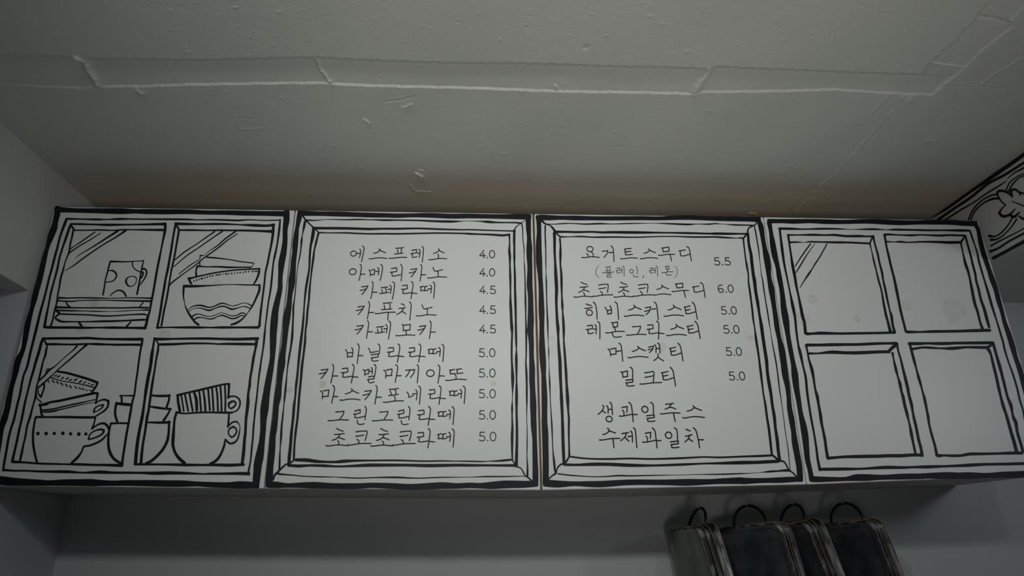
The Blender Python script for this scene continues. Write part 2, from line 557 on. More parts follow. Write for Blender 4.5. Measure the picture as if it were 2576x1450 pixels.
DRAW[0] = [
('painted_border', '''
A1 600,125,100 900,140,80 1150,145,85 1450,150,95 1750,155,105 2000,158,80 2250,162,92 2500,165,92 A5 300,165,92 640,165,85 1000,178,75 1300,180,80 1640,188,90 2000,195,85 2300,200,95 2440,205,95 ;
A5 2440,190,110 2435,330,110 2415,480,90 2410,700,92 2385,900,110 2350,1080,115 2330,1300,85 2325,1420,85 A6 2320,200,90 2275,400,105 2235,600,120 2215,800,135 2200,1000,125 2195,1200,115 2180,1400,95 A7 2470,200,90 2430,400,110 2385,650,120 2355,850,130 2330,1050,150 2310,1250,120 2305,1400,110 A8 2300,250,100 2280,450,110 2240,700,150 2210,850,150 2195,1000,140 2180,1150,130 2180,1230,110 ;
A8 2180,1225,110 1900,1222,135 1650,1225,105 1350,1215,95 1100,1203,90 850,1197,115 550,1195,115 300,1190,115 0,1187,105 A4 2300,1185,105 2050,1190,95 1800,1185,110 1640,1180,130 1400,1178,120 1150,1178,115 900,1185,95 700,1180,110 400,1170,130 200,1160,150 0,1140,160 -50,1135,150 ;
A1 610,110,100 600,200,110 565,350,100 545,450,120 488,600,115 424,800,75 370,1000,90 325,1200,100 277,1400,105 A2 232,200,105 182,400,100 142,550,80 90,750,95 55,900,105 22,1100,95 -20,1300,80 A3 325,200,115 280,400,105 240,550,90 200,700,90 160,900,105 120,1100,110 65,1300,120 A4 80,0,120 30,200,90 5,400,75 -30,600,80 -75,900,80 -110,1140,100'''),
('painted_frame_line', '''
A1 790,292,38 1050,297,26 1320,303,38 1500,303,22 1720,295,42 1900,295,28 2150,298,26 2400,300,34 A5 200,297,30 620,302,34 850,310,20 1150,308,30 1560,320,32 1750,310,22 2050,320,20 2320,315,24 ;
A5 2325,305,28 2305,500,40 2270,750,32 2230,950,40 2200,1100,30 2170,1400,36 A6 2145,250,34 2110,450,30 2085,650,30 2060,850,26 2040,1050,40 2020,1250,32 2000,1400,30 A7 2265,200,32 2240,400,36 2215,600,30 2190,850,32 2165,1050,36 2145,1250,32 2130,1400,36 A8 2120,350,34 2095,600,34 2075,800,30 2045,950,36 2035,1030,36 ;
A8 2040,1020,60 1850,1015,55 1650,1018,45 1350,1020,38 1200,1022,30 900,1010,50 600,1005,60 350,1010,60 100,1003,42 A4 2400,1002,42 2050,1000,45 1800,990,60 1500,1000,30 1250,985,50 1050,982,50 850,980,40 650,975,36 450,965,34 250,965,34 60,950,44 ;
A4 55,960,40 80,800,44 115,600,44 150,400,44 190,230,42 240,80,44 A3 265,1200,44 310,1000,44 360,800,42 395,600,40 430,450,38 480,330,42 515,200,44 545,60,46 A2 165,1150,46 232,880,50 300,600,44 375,330,40 455,0,40 A1 500,1200,40 550,1000,44 605,800,40 655,600,40 740,370,50 770,290,40'''),
('painted_pane', '''
A1 850,385,36 1050,388,36 1250,393,30 1500,400,44 1750,398,36 2000,395,30 2300,390,40 2540,385,50 ;
A1 2545,380,50 2540,500,50 2500,700,36 2470,850,30 2440,1000,40 2400,1200,40 2365,1400,42 A2 2330,250,40 2290,450,40 2265,600,34 2230,700,50 2210,800,50 2185,890,50 ;
A2 2185,900,50 1900,895,40 1600,892,45 1350,892,30 1100,895,40 850,890,45 600,890,45 400,885,50 ;
A2 370,880,50 400,700,44 430,560,36 460,400,34 490,250,40 530,100,36 A1 600,1200,40 640,1000,36 700,800,36 760,630,44 820,450,44 850,390,40 ;
A1 900,497,26 1130,497,22 1350,492,28 1600,500,24 1750,490,30 1950,487,22 2200,490,34 2500,493,44 ;
A1 850,410,30 890,470,40 905,500,30 ;
A1 890,500,34 870,600,34 835,750,30 810,900,30 770,1000,24 735,1100,22 710,1200,30 680,1300,34 655,1400,36 A2 640,150,32 610,300,30 590,450,32 550,600,32 520,750,30 485,860,34'''),
('painted_glare', '''
A1 1280,530,20 1150,620,22 1000,725,20 920,775,14 825,840,22 ; 1380,545,14 1200,665,18 1000,780,20 810,910,24 ; 1690,510,40 1500,630,30 1300,760,24 1100,880,16 990,945,12 925,1000,6 ; 1830,505,40 1650,625,26 1400,775,22 1100,980,24 900,1130,20 740,1228,8'''),
('painted_mug', '''
A1 1560,1060,36 1700,1062,28 1850,1065,22 2000,1055,16 2150,1048,18 ; 1555,1060,30 1530,1150,30 1505,1250,28 1465,1400,24 A2 1450,150,28 1425,300,30 ; A1 2155,1040,22 2130,1150,26 2110,1250,30 2085,1400,30 A2 2055,200,34 2035,290,32 ;
A1 2135,1195,34 2180,1195,34 2210,1240,30 2200,1310,28 2170,1370,24 2130,1430,20 A2 2095,120,16 ; A1 2085,1245,20 2150,1255,28 2140,1310,28 2110,1365,22 ;
A1 1955,1065,24 1955,1130,20 1990,1190,20 2060,1235,20 2140,1260,20 ; 1530,1225,18 1600,1225,30 1655,1270,34 1665,1330,28 1640,1390,22 1600,1425,20 A2 1545,75,16 1480,75,18 ;
A2 1838,45,34 1850,100,34 1882,140,26 1925,152,16 1975,132,14 2012,90,14 2028,35,16 2018,-12,20 1975,-32,18 1925,-30,14 1868,-8,20 1838,45,34 ; 1550,320,16 1600,270,20 1680,225,24 1750,225,32 1810,270,34 1840,330,28'''),
('painted_plates', '''
A2 640,355,36 800,360,24 1000,355,24 1300,358,26 1550,362,14 1900,355,18 2150,358,24 2290,362,32 ; 615,410,24 850,418,24 1000,405,16 1200,400,18 1450,398,16 1900,408,28 2290,415,36 ; 640,340,16 620,410,16 ;
760,435,24 790,490,30 835,520,24 ; 2145,440,20 2090,510,22 ;
590,525,40 750,530,36 1000,535,24 1400,535,26 1800,537,26 2000,530,28 2240,535,34 ; 600,520,30 560,560,36 600,600,40 650,640,36 ;
600,580,30 850,588,26 1100,592,14 1300,598,20 1550,600,8 1800,592,14 2050,578,14 2240,575,28 ;
650,645,30 900,655,26 1150,662,26 1400,680,28 1600,680,24 1900,660,22 2150,650,30 2205,665,24 ;
630,650,34 580,690,30 560,715,24 610,755,40 700,785,34 850,785,24 1150,785,24 1400,778,36 1600,775,36 1850,765,30 2100,752,36 2200,750,30 ;
990,795,40 1040,865,40 ; 1925,790,24 1850,870,36'''),
('painted_pane', '''
A5 440,380,50 650,385,44 850,388,32 1150,385,38 1400,388,32 1600,398,24 1850,408,50 2080,415,44 2210,400,50 ; 2200,400,50 2195,550,50 2165,750,40 2130,920,36 2100,1080,38 2060,1250,34 2045,1400,34 A6 2020,250,36 2000,400,34 1975,600,40 1960,750,40 1950,860,50 ; 1930,888,50 1600,888,36 1300,888,44 1050,890,28 800,888,44 500,888,36 250,888,24 110,893,44 ; 110,893,40 140,750,40 175,550,42 205,350,42 240,150,44 265,0,40 A5 300,1200,44 340,980,40 370,800,40 400,600,36 435,420,40 ;
A5 455,400,30 500,480,40 ; 510,495,30 750,495,34 1000,500,26 1250,497,32 1450,500,30 1700,502,36 2000,512,40 2190,520,56 ; 500,490,36 485,600,38 450,800,34 415,1000,34 370,1200,32 335,1400,30 A6 310,200,34 275,400,34 230,600,36 205,750,34 185,855,34'''),
('painted_glare', '''
A5 1145,520,24 1000,620,22 800,760,18 600,890,22 430,1030,18 ; 1280,520,26 1100,640,22 880,795,20 650,950,20 490,1085,16 405,1155,16 ; 1520,520,30 1350,640,26 1200,770,22 1050,870,12 945,960,8 ; 885,1015,12 700,1130,18 500,1285,14 ; 1560,560,14 1400,660,20 1200,820,24 950,1000,22 800,1125,20 600,1270,18 A6 480,0,24 400,60,26 330,130,26'''),
('painted_bowl', '''
A5 935,955,20 885,950,22 880,1000,18 ; 1010,985,28 1150,995,26 1400,1025,18 1600,1060,20 1840,1088,20 ; 1860,1090,10 1830,1130,14 1800,1165,14 ; 875,1070,20 880,1140,22 ; 840,1145,36 1000,1155,20 1200,1155,30 1400,1165,34 1600,1165,24 1790,1165,28 ; 830,1150,34 810,1230,30 815,1320,40'''),
('painted_bowl', '''
A5 680,1370,50 760,1350,30 950,1305,26 1200,1255,26 1500,1215,26 1750,1200,26 1940,1190,30 ; 680,1360,36 700,1420,44 A6 725,100,36 ; A5 1950,1190,34 1940,1270,40 1900,1380,36 A6 1850,105,28 ;
A5 775,1412,30 ; 822,1395,30 ; 868,1382,26 ; 912,1368,40 ; 962,1355,28 ; 1010,1342,30 ; 1062,1325,30 ; 1108,1318,30 ; 1175,1303,32 ; 1215,1298,32 ; 1250,1294,28 ; 1305,1288,22 ; 1350,1283,34 ; 1390,1280,30 ; 1448,1275,30 ; 1500,1272,24 ; 1553,1265,28 ; 1605,1262,28 ; 1660,1258,26 ; 1702,1246,32 ; 1760,1243,28 ; 1827,1240,32 ; 1870,1236,30 ; 1905,1238,32'''),
('painted_bowl', '''
A6 600,145,50 800,145,44 1050,135,24 1250,122,16 1450,115,14 1650,120,22 1850,125,24 1950,125,30 ; 590,140,40 582,250,36 585,350,24 605,450,14 625,530,24 680,640,36 750,740,40 800,800,40 855,840,40 ; 1955,125,40 1945,230,44 1900,340,36 1850,450,34 1800,540,26 1730,640,12 1680,700,24 1600,770,34 1520,815,40 1440,840,30 ;
660,575,10 740,515,16 830,492,24 920,495,30 1030,525,24 1120,515,20 1240,460,24 1320,458,20 1450,500,14 1530,490,16 1660,448,12 1750,465,16 1815,505,26 ; 680,600,10 780,545,10 880,540,16 960,560,22 1050,580,30 1150,545,18 1250,510,24 1340,515,24 1450,560,30 1550,540,18 1650,510,14 1720,520,20 1790,550,16 ;
745,690,30 800,655,22 870,648,16 950,675,16 1050,690,12 1130,675,14 1240,628,10 1320,635,10 1440,678,16 1540,670,18 1620,630,20 1680,635,20 1720,660,14 ; 785,740,22 840,710,24 920,712,16 1010,730,18 1100,735,22 1200,690,16 1270,670,24 1350,690,24 1450,730,24 1540,715,24 1620,675,18 1700,680,14'''),
('painted_pane', '''
A2 350,1090,40 600,1085,44 950,1085,44 1150,1080,44 1400,1095,40 1700,1100,44 1950,1102,50 2130,1100,56 ; 2135,1100,44 2120,1200,40 2100,1300,36 A3 2530,0,36 2500,200,36 2475,400,36 2445,600,34 2420,800,34 2380,950,38 2345,1150,44 2310,1350,38 A4 2305,150,44 2270,350,44 2240,550,44 2215,700,44 2195,870,50 ;
A4 2185,870,56 1900,862,44 1700,860,40 1400,850,44 1200,848,30 950,842,34 700,835,36 450,815,36 240,805,50 ;
A4 220,800,50 260,620,44 300,450,44 340,250,44 375,100,40 A3 405,1180,44 450,950,40 500,750,36 550,550,40 600,380,44 650,200,50 690,80,50 A2 285,1280,50 310,1180,50 345,1085,44 ;
A2 360,1110,30 410,1190,40 ; 400,1192,40 550,1190,40 800,1195,30 1000,1192,36 1150,1185,30 1350,1190,44 1500,1195,34 1700,1200,40 1900,1198,40 2110,1200,44 ;
A2 425,1200,20 400,1300,44 A3 835,0,34 815,100,40 780,200,30 750,320,36 720,450,36 690,560,30 665,650,30 650,750,36 640,850,44 610,950,30 570,1100,36 530,1250,40 A4 540,0,44 490,150,36 455,350,36 420,500,34 390,650,44 360,775,40'''),
('painted_glare', '''
A2 955,1225,34 850,1330,26 A3 1330,0,16 1150,150,14 1000,290,20 890,370,30 800,470,30 700,560,30 ; A2 1130,1200,44 1000,1300,28 A3 1470,0,28 1300,140,28 1100,310,22 950,450,20 800,590,30 680,690,30'''),
('painted_cup', '''
A3 890,350,24 850,350,24 830,400,20 820,440,20 ; 1040,395,36 1200,420,40 1400,475,44 1600,535,46 1745,590,46 ; 1755,590,44 1730,660,36 1660,760,36 ; 910,500,20 1100,560,16 1400,610,18 1690,680,22 ;
975,480,18 1020,455,20 ; 1030,495,22 1075,472,24 ; 1105,525,22 1140,500,24 ; 1190,530,24 1230,510,24 ; 1255,555,24 1295,535,18 ; 1340,555,28 1385,530,24 ; 1430,585,26 1470,560,26 ; 1505,605,20 1540,580,22 ; 1575,620,12 1615,605,18 ; 1640,640,18 1690,625,20 ;
860,550,20 885,590,20 ; 940,550,24 975,590,24 ; 1020,575,24 1050,610,20 ; 1095,600,24 1130,640,22 ; 1180,625,24 1215,665,20 ; 1255,650,24 1285,690,20 ; 1345,660,20 1380,700,20 ; 1425,685,22 1455,715,18 ; 1480,690,20 1510,725,22 ; 1545,715,14 1575,745,14 ; 1610,725,18 1640,750,20 ;
790,620,40 795,680,34 760,790,30 735,850,40 690,790,24 690,700,14 ; 645,830,20 680,890,20 740,945,26'''),
('painted_cup', '''
A3 710,1000,44 830,980,54 900,950,40 1100,915,44 1350,860,44 1600,805,44 1700,785,44 1760,785,36 ; 1755,790,44 1745,870,36 1720,970,30 ; 1720,970,20 1790,920,24 1880,900,36 1950,925,44 1945,1010,36 1900,1080,34 1820,1140,30 1720,1200,24 ; 1690,1130,34 1705,1060,30 1780,1010,24 1860,995,30 1840,1040,26 1770,1095,20 1690,1130,20 ; 720,990,40 735,1080,36 740,1150,36 765,1195,44 ; 750,1095,36 850,1085,30 1000,1060,26 1250,1000,26 1450,960,26 1600,925,18 1710,900,20 ; 760,1130,20 950,1110,34 1100,1075,20 1300,1030,20 1500,985,14 1700,945,10'''),
('painted_cup', '''
A3 650,1215,40 900,1215,34 1200,1215,44 1450,1220,44 1710,1220,44 ; 640,1220,36 620,1320,36 A4 615,120,36 595,280,40 595,450,44 615,600,44 640,720,40 665,815,40 ; 1715,20,30 1690,120,28 1655,210,36 ; 1660,205,30 1720,160,28 1800,120,34 1880,115,44 1940,170,44 1960,250,30 1930,310,20 1900,340,30 1820,420,34 1700,480,36 1600,515,34 1510,530,34 1470,620,30 1400,720,44 1290,825,44 ; 1590,400,28 1620,310,24 1700,250,24 1800,220,34 1870,235,40 1850,290,34 1780,340,30 1680,380,26 1590,400,28 ; 682,295,66 ; 830,295,66 ; 978,293,62 ; 1130,290,66 ; 1270,300,60 ; 1418,305,68 ; 1545,303,60'''),
('painted_bowl', '''
A3 2160,830,30 2250,830,24 2400,830,34 ; 2180,830,34 2190,880,36 2190,945,36'''),
('painted_bowl', '''
A7 290,825,36 450,835,44 620,830,44 ; 615,820,36 605,920,40 565,1040,40'''),
('painted_bowl', '''
A3 2095,970,50 2250,985,56 2360,995,50 ; 2095,960,44 2075,1080,44 2075,1180,44 2110,1300,44'''),
('painted_bowl', '''
A7 260,1025,30 400,1045,44 500,1060,40 640,1070,40 ; 630,1075,34 590,1160,36 510,1280,46'''),
('painted_bowl', '''
A3 2000,1330,40 2150,1325,34 2290,1328,36 ; A4 1995,110,34 1965,250,36 1950,400,44 1955,540,50 1990,660,56 2050,750,50 2120,800,50 2190,840,40'''),
('painted_bowl', '''
A7 230,1310,30 430,1315,44 620,1310,44 ; A8 610,80,44 605,250,44 585,400,50 530,530,50 450,640,50 350,740,50 270,800,50 190,830,36'''),
('painted_pane', '''
A6 60,1085,40 150,1100,50 400,1095,36 650,1090,40 1000,1088,44 1250,1095,44 1550,1100,52 1920,1090,56 ; 1900,1090,50 1895,1180,54 1880,1300,40 A7 2155,0,40 2130,150,50 2100,350,44 2070,520,44 2060,650,50 2035,800,44 2030,950,60 2015,1100,56 1990,1250,50 A8 2000,50,50 1985,250,50 1965,450,54 1950,650,60 1925,850,54 ; 1950,855,50 1700,865,56 1450,860,50 1200,862,40 900,860,50 700,855,44 450,852,36 200,850,40 0,848,44 A4 2430,845,44 ; A8 5,830,60 25,600,60 50,400,60 85,200,54 120,0,54 A7 135,1200,60 165,950,44 200,700,60 235,500,60 275,300,56 300,100,60 A6 35,1250,40 60,1090,36 ;
A6 85,1110,24 125,1170,30 ; 130,1190,30 125,1300,40 A7 410,0,40 375,200,36 345,400,36 310,600,44 275,850,44 240,1100,44 A8 215,0,50 180,250,44 145,450,44 120,650,50 105,820,54 ; A6 150,1195,44 400,1190,44 650,1178,36 850,1175,36 1100,1180,28 1200,1188,30 1350,1185,40 1700,1188,50 1880,1190,44'''),
('painted_cup', '''
A7 760,825,46 900,785,34 1150,730,40 1400,670,40 1600,625,34 1690,620,36 ; 1690,620,44 1685,750,40 1675,870,36 ; 765,830,44 775,950,50 805,1110,50 ;
830,825,30 875,1105,30 ; 895,800,34 955,1105,34 ; 975,780,36 1035,1100,36 ; 1060,765,40 1100,900,56 1110,1090,50 ; 1150,750,36 1165,850,36 1185,1100,36 ; 1225,730,34 1250,900,40 1265,1100,40 ; 1315,725,36 1330,900,36 1345,1090,36 ; 1385,700,36 1400,900,36 1410,1095,36 ; 1460,690,36 1480,850,36 1490,1095,36 ; 1535,670,36 1550,900,34 1555,1100,36 ; 1615,650,34 1625,900,34 1620,1100,34 ;
1670,860,36 1740,840,30 1820,850,30 1880,910,34 1885,1000,30 1840,1090,26 1740,1135,24 ; 1690,970,44 1740,935,40 1790,935,36 1812,975,32 1785,1025,34 1725,1060,32 1690,1035,30 1682,1000,36 1690,970,44'''),
('painted_cup', '''
A7 740,1130,40 900,1150,30 1100,1135,34 1350,1130,34 1600,1135,40 1740,1135,40 ; 740,1150,44 700,1280,44 A8 720,20,44 700,150,44 685,350,60 680,500,56 720,640,50 790,740,60 880,820,60 ; A7 1690,1150,34 1680,1300,36 1665,1395,30 ; A8 1670,170,30 1740,100,30 1810,80,30 1850,100,26 1885,170,14 1875,280,26 1840,400,30 1780,460,36 1710,475,36 1660,440,36 1625,400,30 ; 1620,410,30 1600,520,40 1540,670,44 1460,780,50 1350,840,40 ; 1765,172,36 1805,195,32 1828,245,30 1808,305,30 1770,345,30 1735,362,30 1695,325,26 1676,270,26 1700,210,30 1765,172,36'''),
]
DRAW[1] = [
('painted_border', '''
B1 820,190,95 1000,195,88 1200,200,80 1500,205,90 1800,215,85 2100,225,85 2400,230,80 2576,235,80 R3 1350,150,36 1500,150,42 1700,158,44 B5 0,170,85 300,175,80 600,180,85 900,180,100 1070,185,100 ;
B5 1065,190,95 1070,400,90 1080,550,75 1085,750,105 1085,900,100 1095,1100,90 1090,1400,105 B6 1105,300,95 1110,550,100 1110,750,115 1105,950,110 1120,1150,95 1125,1400,85 B7 1135,350,105 1135,550,105 1145,750,100 1155,1000,115 1160,1200,105 B8 1165,150,105 1180,400,85 1185,600,90 1190,800,95 1195,1000,105 1195,1190,105 ;
B8 1190,1200,110 1000,1210,125 800,1210,135 600,1215,140 400,1230,130 200,1235,100 0,1230,100 R4 1750,1335,50 1600,1332,60 1350,1345,56 1150,1335,52 950,1322,50 B4 2200,1245,90 1900,1240,100 1700,1245,110 1400,1240,105 1100,1228,120 850,1225,100 600,1230,80 400,1220,115 280,1215,120 ;
B4 260,1210,120 270,1080,130 285,900,115 305,700,120 320,550,115 330,350,110 355,200,110 B3 380,1200,100 395,1000,100 420,850,125 445,650,100 465,450,105 490,250,130 B2 505,1400,110 535,1200,95 550,1050,100 565,900,105 585,700,130 620,500,100 640,300,90 665,150,110 B1 675,1400,125 695,1200,100 705,1050,95 725,900,90 735,750,100 750,600,90 770,450,70 800,300,90 815,220,95'''),
('painted_frame_line', '''
B1 930,315,30 1100,320,20 1250,305,10 1450,303,16 1650,308,22 1850,303,26 2100,308,18 2350,315,34 2576,315,26 R3 1400,196,14 1550,203,18 1700,206,20 1800,203,6 B5 0,260,8 200,265,20 350,275,44 500,285,28 700,287,24 850,290,28 940,300,30 ;
B5 945,300,24 965,400,20 970,600,16 990,750,18 990,950,10 1000,1100,20 1010,1400,22 B6 1015,400,34 1020,600,26 1020,720,24 1025,850,30 1030,950,40 1030,1100,34 1028,1400,26 B7 1022,220,26 1032,400,40 1038,600,36 1040,850,34 1040,1050,20 1038,1250,12 B8 1045,200,14 1045,500,20 1042,700,16 1052,900,30 1050,1050,40 ;
B8 1000,1065,10 850,1065,16 600,1070,22 300,1070,24 0,1080,10 R4 1600,1258,10 1400,1265,10 1200,1258,16 1000,1258,12 B4 2200,1090,16 1900,1098,20 1650,1090,20 1450,1078,12 1200,1075,20 900,1065,18 700,1045,20 500,1030,30 430,1020,40 ;
B4 435,990,20 450,930,36 455,750,34 465,550,20 480,350,40 490,150,34 B3 490,1400,36 510,1200,30 530,1000,20 545,850,36 565,650,36 580,500,24 595,330,24 620,150,36 B2 630,1400,34 655,1250,34 680,1050,44 690,850,34 700,650,34 700,520,36 720,380,22 740,200,20 755,30,16 B1 780,1150,14 810,1000,24 835,850,24 850,680,36 865,580,16 890,450,40 905,370,44 920,310,30'''),
('painted_frame_line', '''
B1 1060,460,50 1250,460,44 1550,462,46 1850,468,44 2050,475,44 2300,470,36 2576,470,36 R3 1400,268,16 1600,275,16 1800,280,12 B5 0,415,24 300,425,24 500,432,22 700,437,22 830,440,26 ;
B5 815,430,44 812,600,44 815,750,36 815,900,40 818,1050,30 825,1250,40 B6 828,200,40 835,450,46 840,700,38 845,1000,42 850,1200,36 852,1280,22 B7 850,150,50 852,350,44 855,550,30 855,750,50 855,950,50 855,1100,40 B8 862,250,46 860,500,48 855,700,56 850,880,56 ;
B8 850,870,50 600,870,44 300,868,40 0,868,50 R4 1750,1148,26 1500,1152,30 1300,1148,26 1000,1148,30 B4 2200,865,60 2000,868,60 1750,880,44 1500,888,36 1250,875,50 1000,870,44 800,880,56 640,870,50 ;
B4 620,870,56 630,700,60 650,500,54 665,300,54 685,100,50 B3 680,1400,44 700,1200,50 715,1000,50 735,850,36 750,650,46 770,500,44 785,330,40 800,150,54 B2 810,1400,40 835,1150,50 860,950,44 880,750,40 890,600,30 900,450,30 920,250,40 950,50,44 B1 985,1200,34 995,1000,40 1010,800,40 1030,700,50 1050,600,60 1065,480,56'''),
('painted_frame_line', '''
B1 1160,540,28 1350,545,20 1650,545,28 1850,555,28 2100,562,28 2350,560,30 2576,562,30 R3 1450,312,14 1600,310,14 1800,313,14 B5 0,490,36 200,498,30 400,505,36 600,518,40 720,505,36 ;
B5 725,500,36 730,650,24 725,800,44 735,900,44 735,1050,30 742,1250,36 B6 742,0,46 745,250,30 745,420,44 752,550,50 760,750,50 770,900,56 775,1000,36 768,1200,36 B7 768,150,36 775,300,40 785,500,60 785,650,44 782,780,20 778,900,14 775,1050,36 775,1200,26 780,1400,40 B8 775,350,50 775,600,36 778,740,30 ;
B8 780,765,34 650,778,40 500,790,30 350,795,16 200,800,24 0,795,26 R4 1750,1112,10 1600,1110,14 1450,1112,14 1200,1105,16 1000,1107,14 B4 2100,780,36 1800,785,44 1600,795,60 1450,808,44 1250,805,46 1100,795,60 950,775,66 750,770,56 ;
B4 710,770,40 715,600,40 725,450,36 745,250,44 770,50,44 B3 780,1200,40 795,1000,44 805,850,44 820,700,44 840,500,44 855,300,50 870,130,44 B2 890,1400,34 910,1150,44 920,950,34 940,800,40 955,600,40 980,400,36 990,250,40 1005,50,26 B1 1020,1350,30 1040,1150,36 1060,1000,40 1080,850,30 1110,720,40 1135,620,34 1150,560,40'''),
('painted_mitre', 'B1 870,240,30 930,320,30 1000,390,26 1060,445,30 1110,490,24 1160,540,22'),
('painted_mitre', 'B5 1010,245,12 950,290,12 870,345,16 835,380,20 815,430,26'),
('painted_mitre', 'B4 700,785,30 640,830,26 570,850,30 500,910,34 430,980,34 370,1040,40 335,1130,30'),
('painted_mitre', 'B8 780,770,24 820,840,24 870,890,24 940,930,22 990,1020,24 1010,1060,26 1060,1085,28 1130,1150,30'),
]
DRAW[2] = [
('painted_border', '''
B5 1250,200,100 1300,195,100 1450,200,95 1650,200,75 1900,205,85 2200,210,75 2576,212,75 R5 1000,103,36 1150,105,34 1350,98,40 1500,100,40 C1 0,145,80 300,150,85 600,158,80 770,160,95 ;
C1 780,185,75 820,300,95 845,450,80 880,650,80 920,850,110 945,1000,105 965,1200,80 1000,1400,100 C2 1010,200,110 1030,350,90 1060,550,80 1090,750,90 1110,900,90 1150,1100,80 1190,1300,105 C3 1050,0,120 1085,250,110 1110,450,110 1150,650,90 1175,850,80 1190,1050,90 1225,1250,105 C4 945,50,100 975,250,90 1000,450,110 1045,700,110 1080,900,110 1095,1115,105 ;
C4 1075,1115,90 900,1125,100 700,1135,100 500,1140,90 300,1145,95 100,1150,115 0,1145,120 R6 1700,1240,50 1600,1245,48 1400,1250,60 1200,1250,50 900,1250,50 B8 2400,1205,115 2150,1205,105 1900,1200,85 1600,1205,125 1400,1190,130 ;
B8 1380,1180,110 1380,1000,110 1380,800,110 1375,550,110 1370,300,115 1358,100,105 B7 1358,1150,100 1358,900,105 1350,650,95 1342,450,85 1335,300,105 1325,150,115 1318,0,115 B6 1310,1200,105 1310,1000,90 1310,800,90 1305,600,105 1300,400,95 1295,200,85 1285,0,80 B5 1275,1200,90 1262,1000,110 1255,800,105 1255,650,100 1260,450,80 1255,240,90'''),
('painted_frame_line', '''
B5 1370,310,20 1500,318,12 1700,305,22 1850,303,16 2100,315,24 2350,307,28 2576,312,14 R5 900,150,10 1100,148,4 1200,150,10 1400,158,16 1500,155,6 1600,156,12 C1 0,235,20 150,245,8 350,258,26 550,262,22 690,270,30 ;
C1 700,290,20 725,400,24 750,550,22 775,700,22 790,850,14 810,1000,10 825,1150,14 850,1280,22 C2 845,0,20 870,200,24 900,400,20 935,600,24 965,800,20 990,950,10 1020,1150,16 1070,1400,26 C3 940,200,24 965,350,22 990,550,24 1015,750,20 1045,950,14 1070,1150,14 C4 800,0,10 820,200,14 850,400,12 880,600,16 900,800,14 910,930,14 ;
C4 905,960,44 820,960,44 700,970,30 550,980,36 400,995,10 200,1010,10 0,1018,22 R6 1700,1178,12 1500,1180,6 1300,1185,5 1100,1188,10 900,1192,12 800,1190,14 B8 2450,1070,20 2200,1072,16 2000,1060,20 1800,1045,24 1600,1020,22 ;
B8 1560,1030,20 1545,950,36 1530,800,40 1510,600,20 1500,400,20 1490,200,34 B7 1495,1400,24 1480,1200,22 1468,1000,16 1460,800,18 1452,600,30 1445,450,20 1440,250,8 1433,50,20 B6 1430,1200,10 1420,1000,20 1415,800,30 1405,600,26 1398,400,20 1395,250,22 1390,50,26 B5 1385,1200,12 1382,1000,20 1380,800,20 1375,650,26 1370,500,24 1370,350,30'''),
('painted_frame_line', '''
B5 1540,455,50 1750,455,38 1950,460,38 2200,455,34 2400,465,40 2576,462,44 R5 950,230,24 1200,232,14 1400,235,18 1600,240,16 C1 0,415,44 250,418,40 450,418,30 580,422,36 ;
C1 585,420,44 600,600,46 640,800,54 655,950,56 680,1150,56 710,1300,60 C2 690,0,66 725,250,56 760,450,56 790,650,44 825,850,60 845,1000,60 880,1250,60 C3 745,0,56 775,200,60 790,400,54 820,600,60 855,800,54 880,1000,50 920,1200,60 C4 625,0,54 650,200,50 680,400,60 700,600,56 725,770,54 ;
C4 700,795,56 500,805,60 300,815,60 0,820,64 R6 1700,1080,22 1550,1083,16 1350,1092,22 1100,1100,20 900,1098,30 B8 2500,850,60 2200,850,60 1950,860,44 1720,855,50 ;
B8 1710,850,50 1700,650,56 1690,400,56 1685,200,56 1680,0,50 B7 1675,1150,50 1665,900,60 1655,700,50 1645,500,56 1640,350,60 1635,200,60 1620,0,54 B6 1610,1200,44 1605,1050,40 1600,900,60 1585,750,50 1575,550,46 1570,400,50 1575,200,60 1565,0,60 B5 1560,1200,60 1550,1000,40 1540,800,44 1540,600,50 1535,480,56'''),
('painted_frame_line', '''
B5 1640,545,34 1800,545,16 2000,538,28 2200,550,24 2400,550,30 2576,548,28 R5 950,272,12 1150,266,10 1300,265,10 1450,270,14 1600,270,14 C1 0,475,30 200,488,30 380,497,14 450,492,26 490,500,26 ;
C1 500,500,30 515,650,26 540,850,26 565,1000,36 590,1150,26 600,1300,26 C2 590,50,30 620,250,36 640,400,34 665,600,36 680,750,34 705,900,24 730,1100,44 760,1300,34 C3 620,0,44 645,200,36 670,400,44 695,600,36 720,800,30 755,1000,40 790,1250,36 C4 495,0,46 530,200,44 560,450,44 585,680,40 ;
C4 575,690,38 400,698,40 200,705,36 0,712,34 R6 1700,1028,16 1550,1025,14 1350,1035,18 1100,1042,16 900,1038,16 B8 2500,755,34 2200,750,30 2000,735,30 1820,710,30 ;
B8 1805,710,40 1800,500,30 1795,250,36 1800,50,44 B7 1795,1250,34 1785,1100,36 1775,900,60 1765,750,54 1755,600,44 1745,400,50 1735,250,44 1720,50,44 B6 1715,1250,36 1705,1100,30 1705,950,46 1695,750,44 1685,600,26 1680,500,44 1670,300,30 1665,100,44 B5 1660,1200,40 1645,1050,30 1645,850,44 1645,700,30 1635,580,34'''),
('painted_mitre', 'B5 1310,250,44 1370,310,30 1450,335,20 1500,380,36 1545,440,40 1590,500,26 1640,545,30'),
('painted_mitre', 'C1 745,205,20 710,260,24 640,290,24 590,330,26 575,400,30 560,430,30 500,500,30'),
('painted_mitre', 'C4 590,680,34 720,780,40 800,800,30 850,870,26 890,950,26 960,1000,26 1030,1070,26'),
('painted_mitre', 'B8 1800,715,30 1740,810,34 1650,855,30 1600,900,28 1575,960,26 1560,1010,36 1490,1060,26 1430,1120,26'),
]
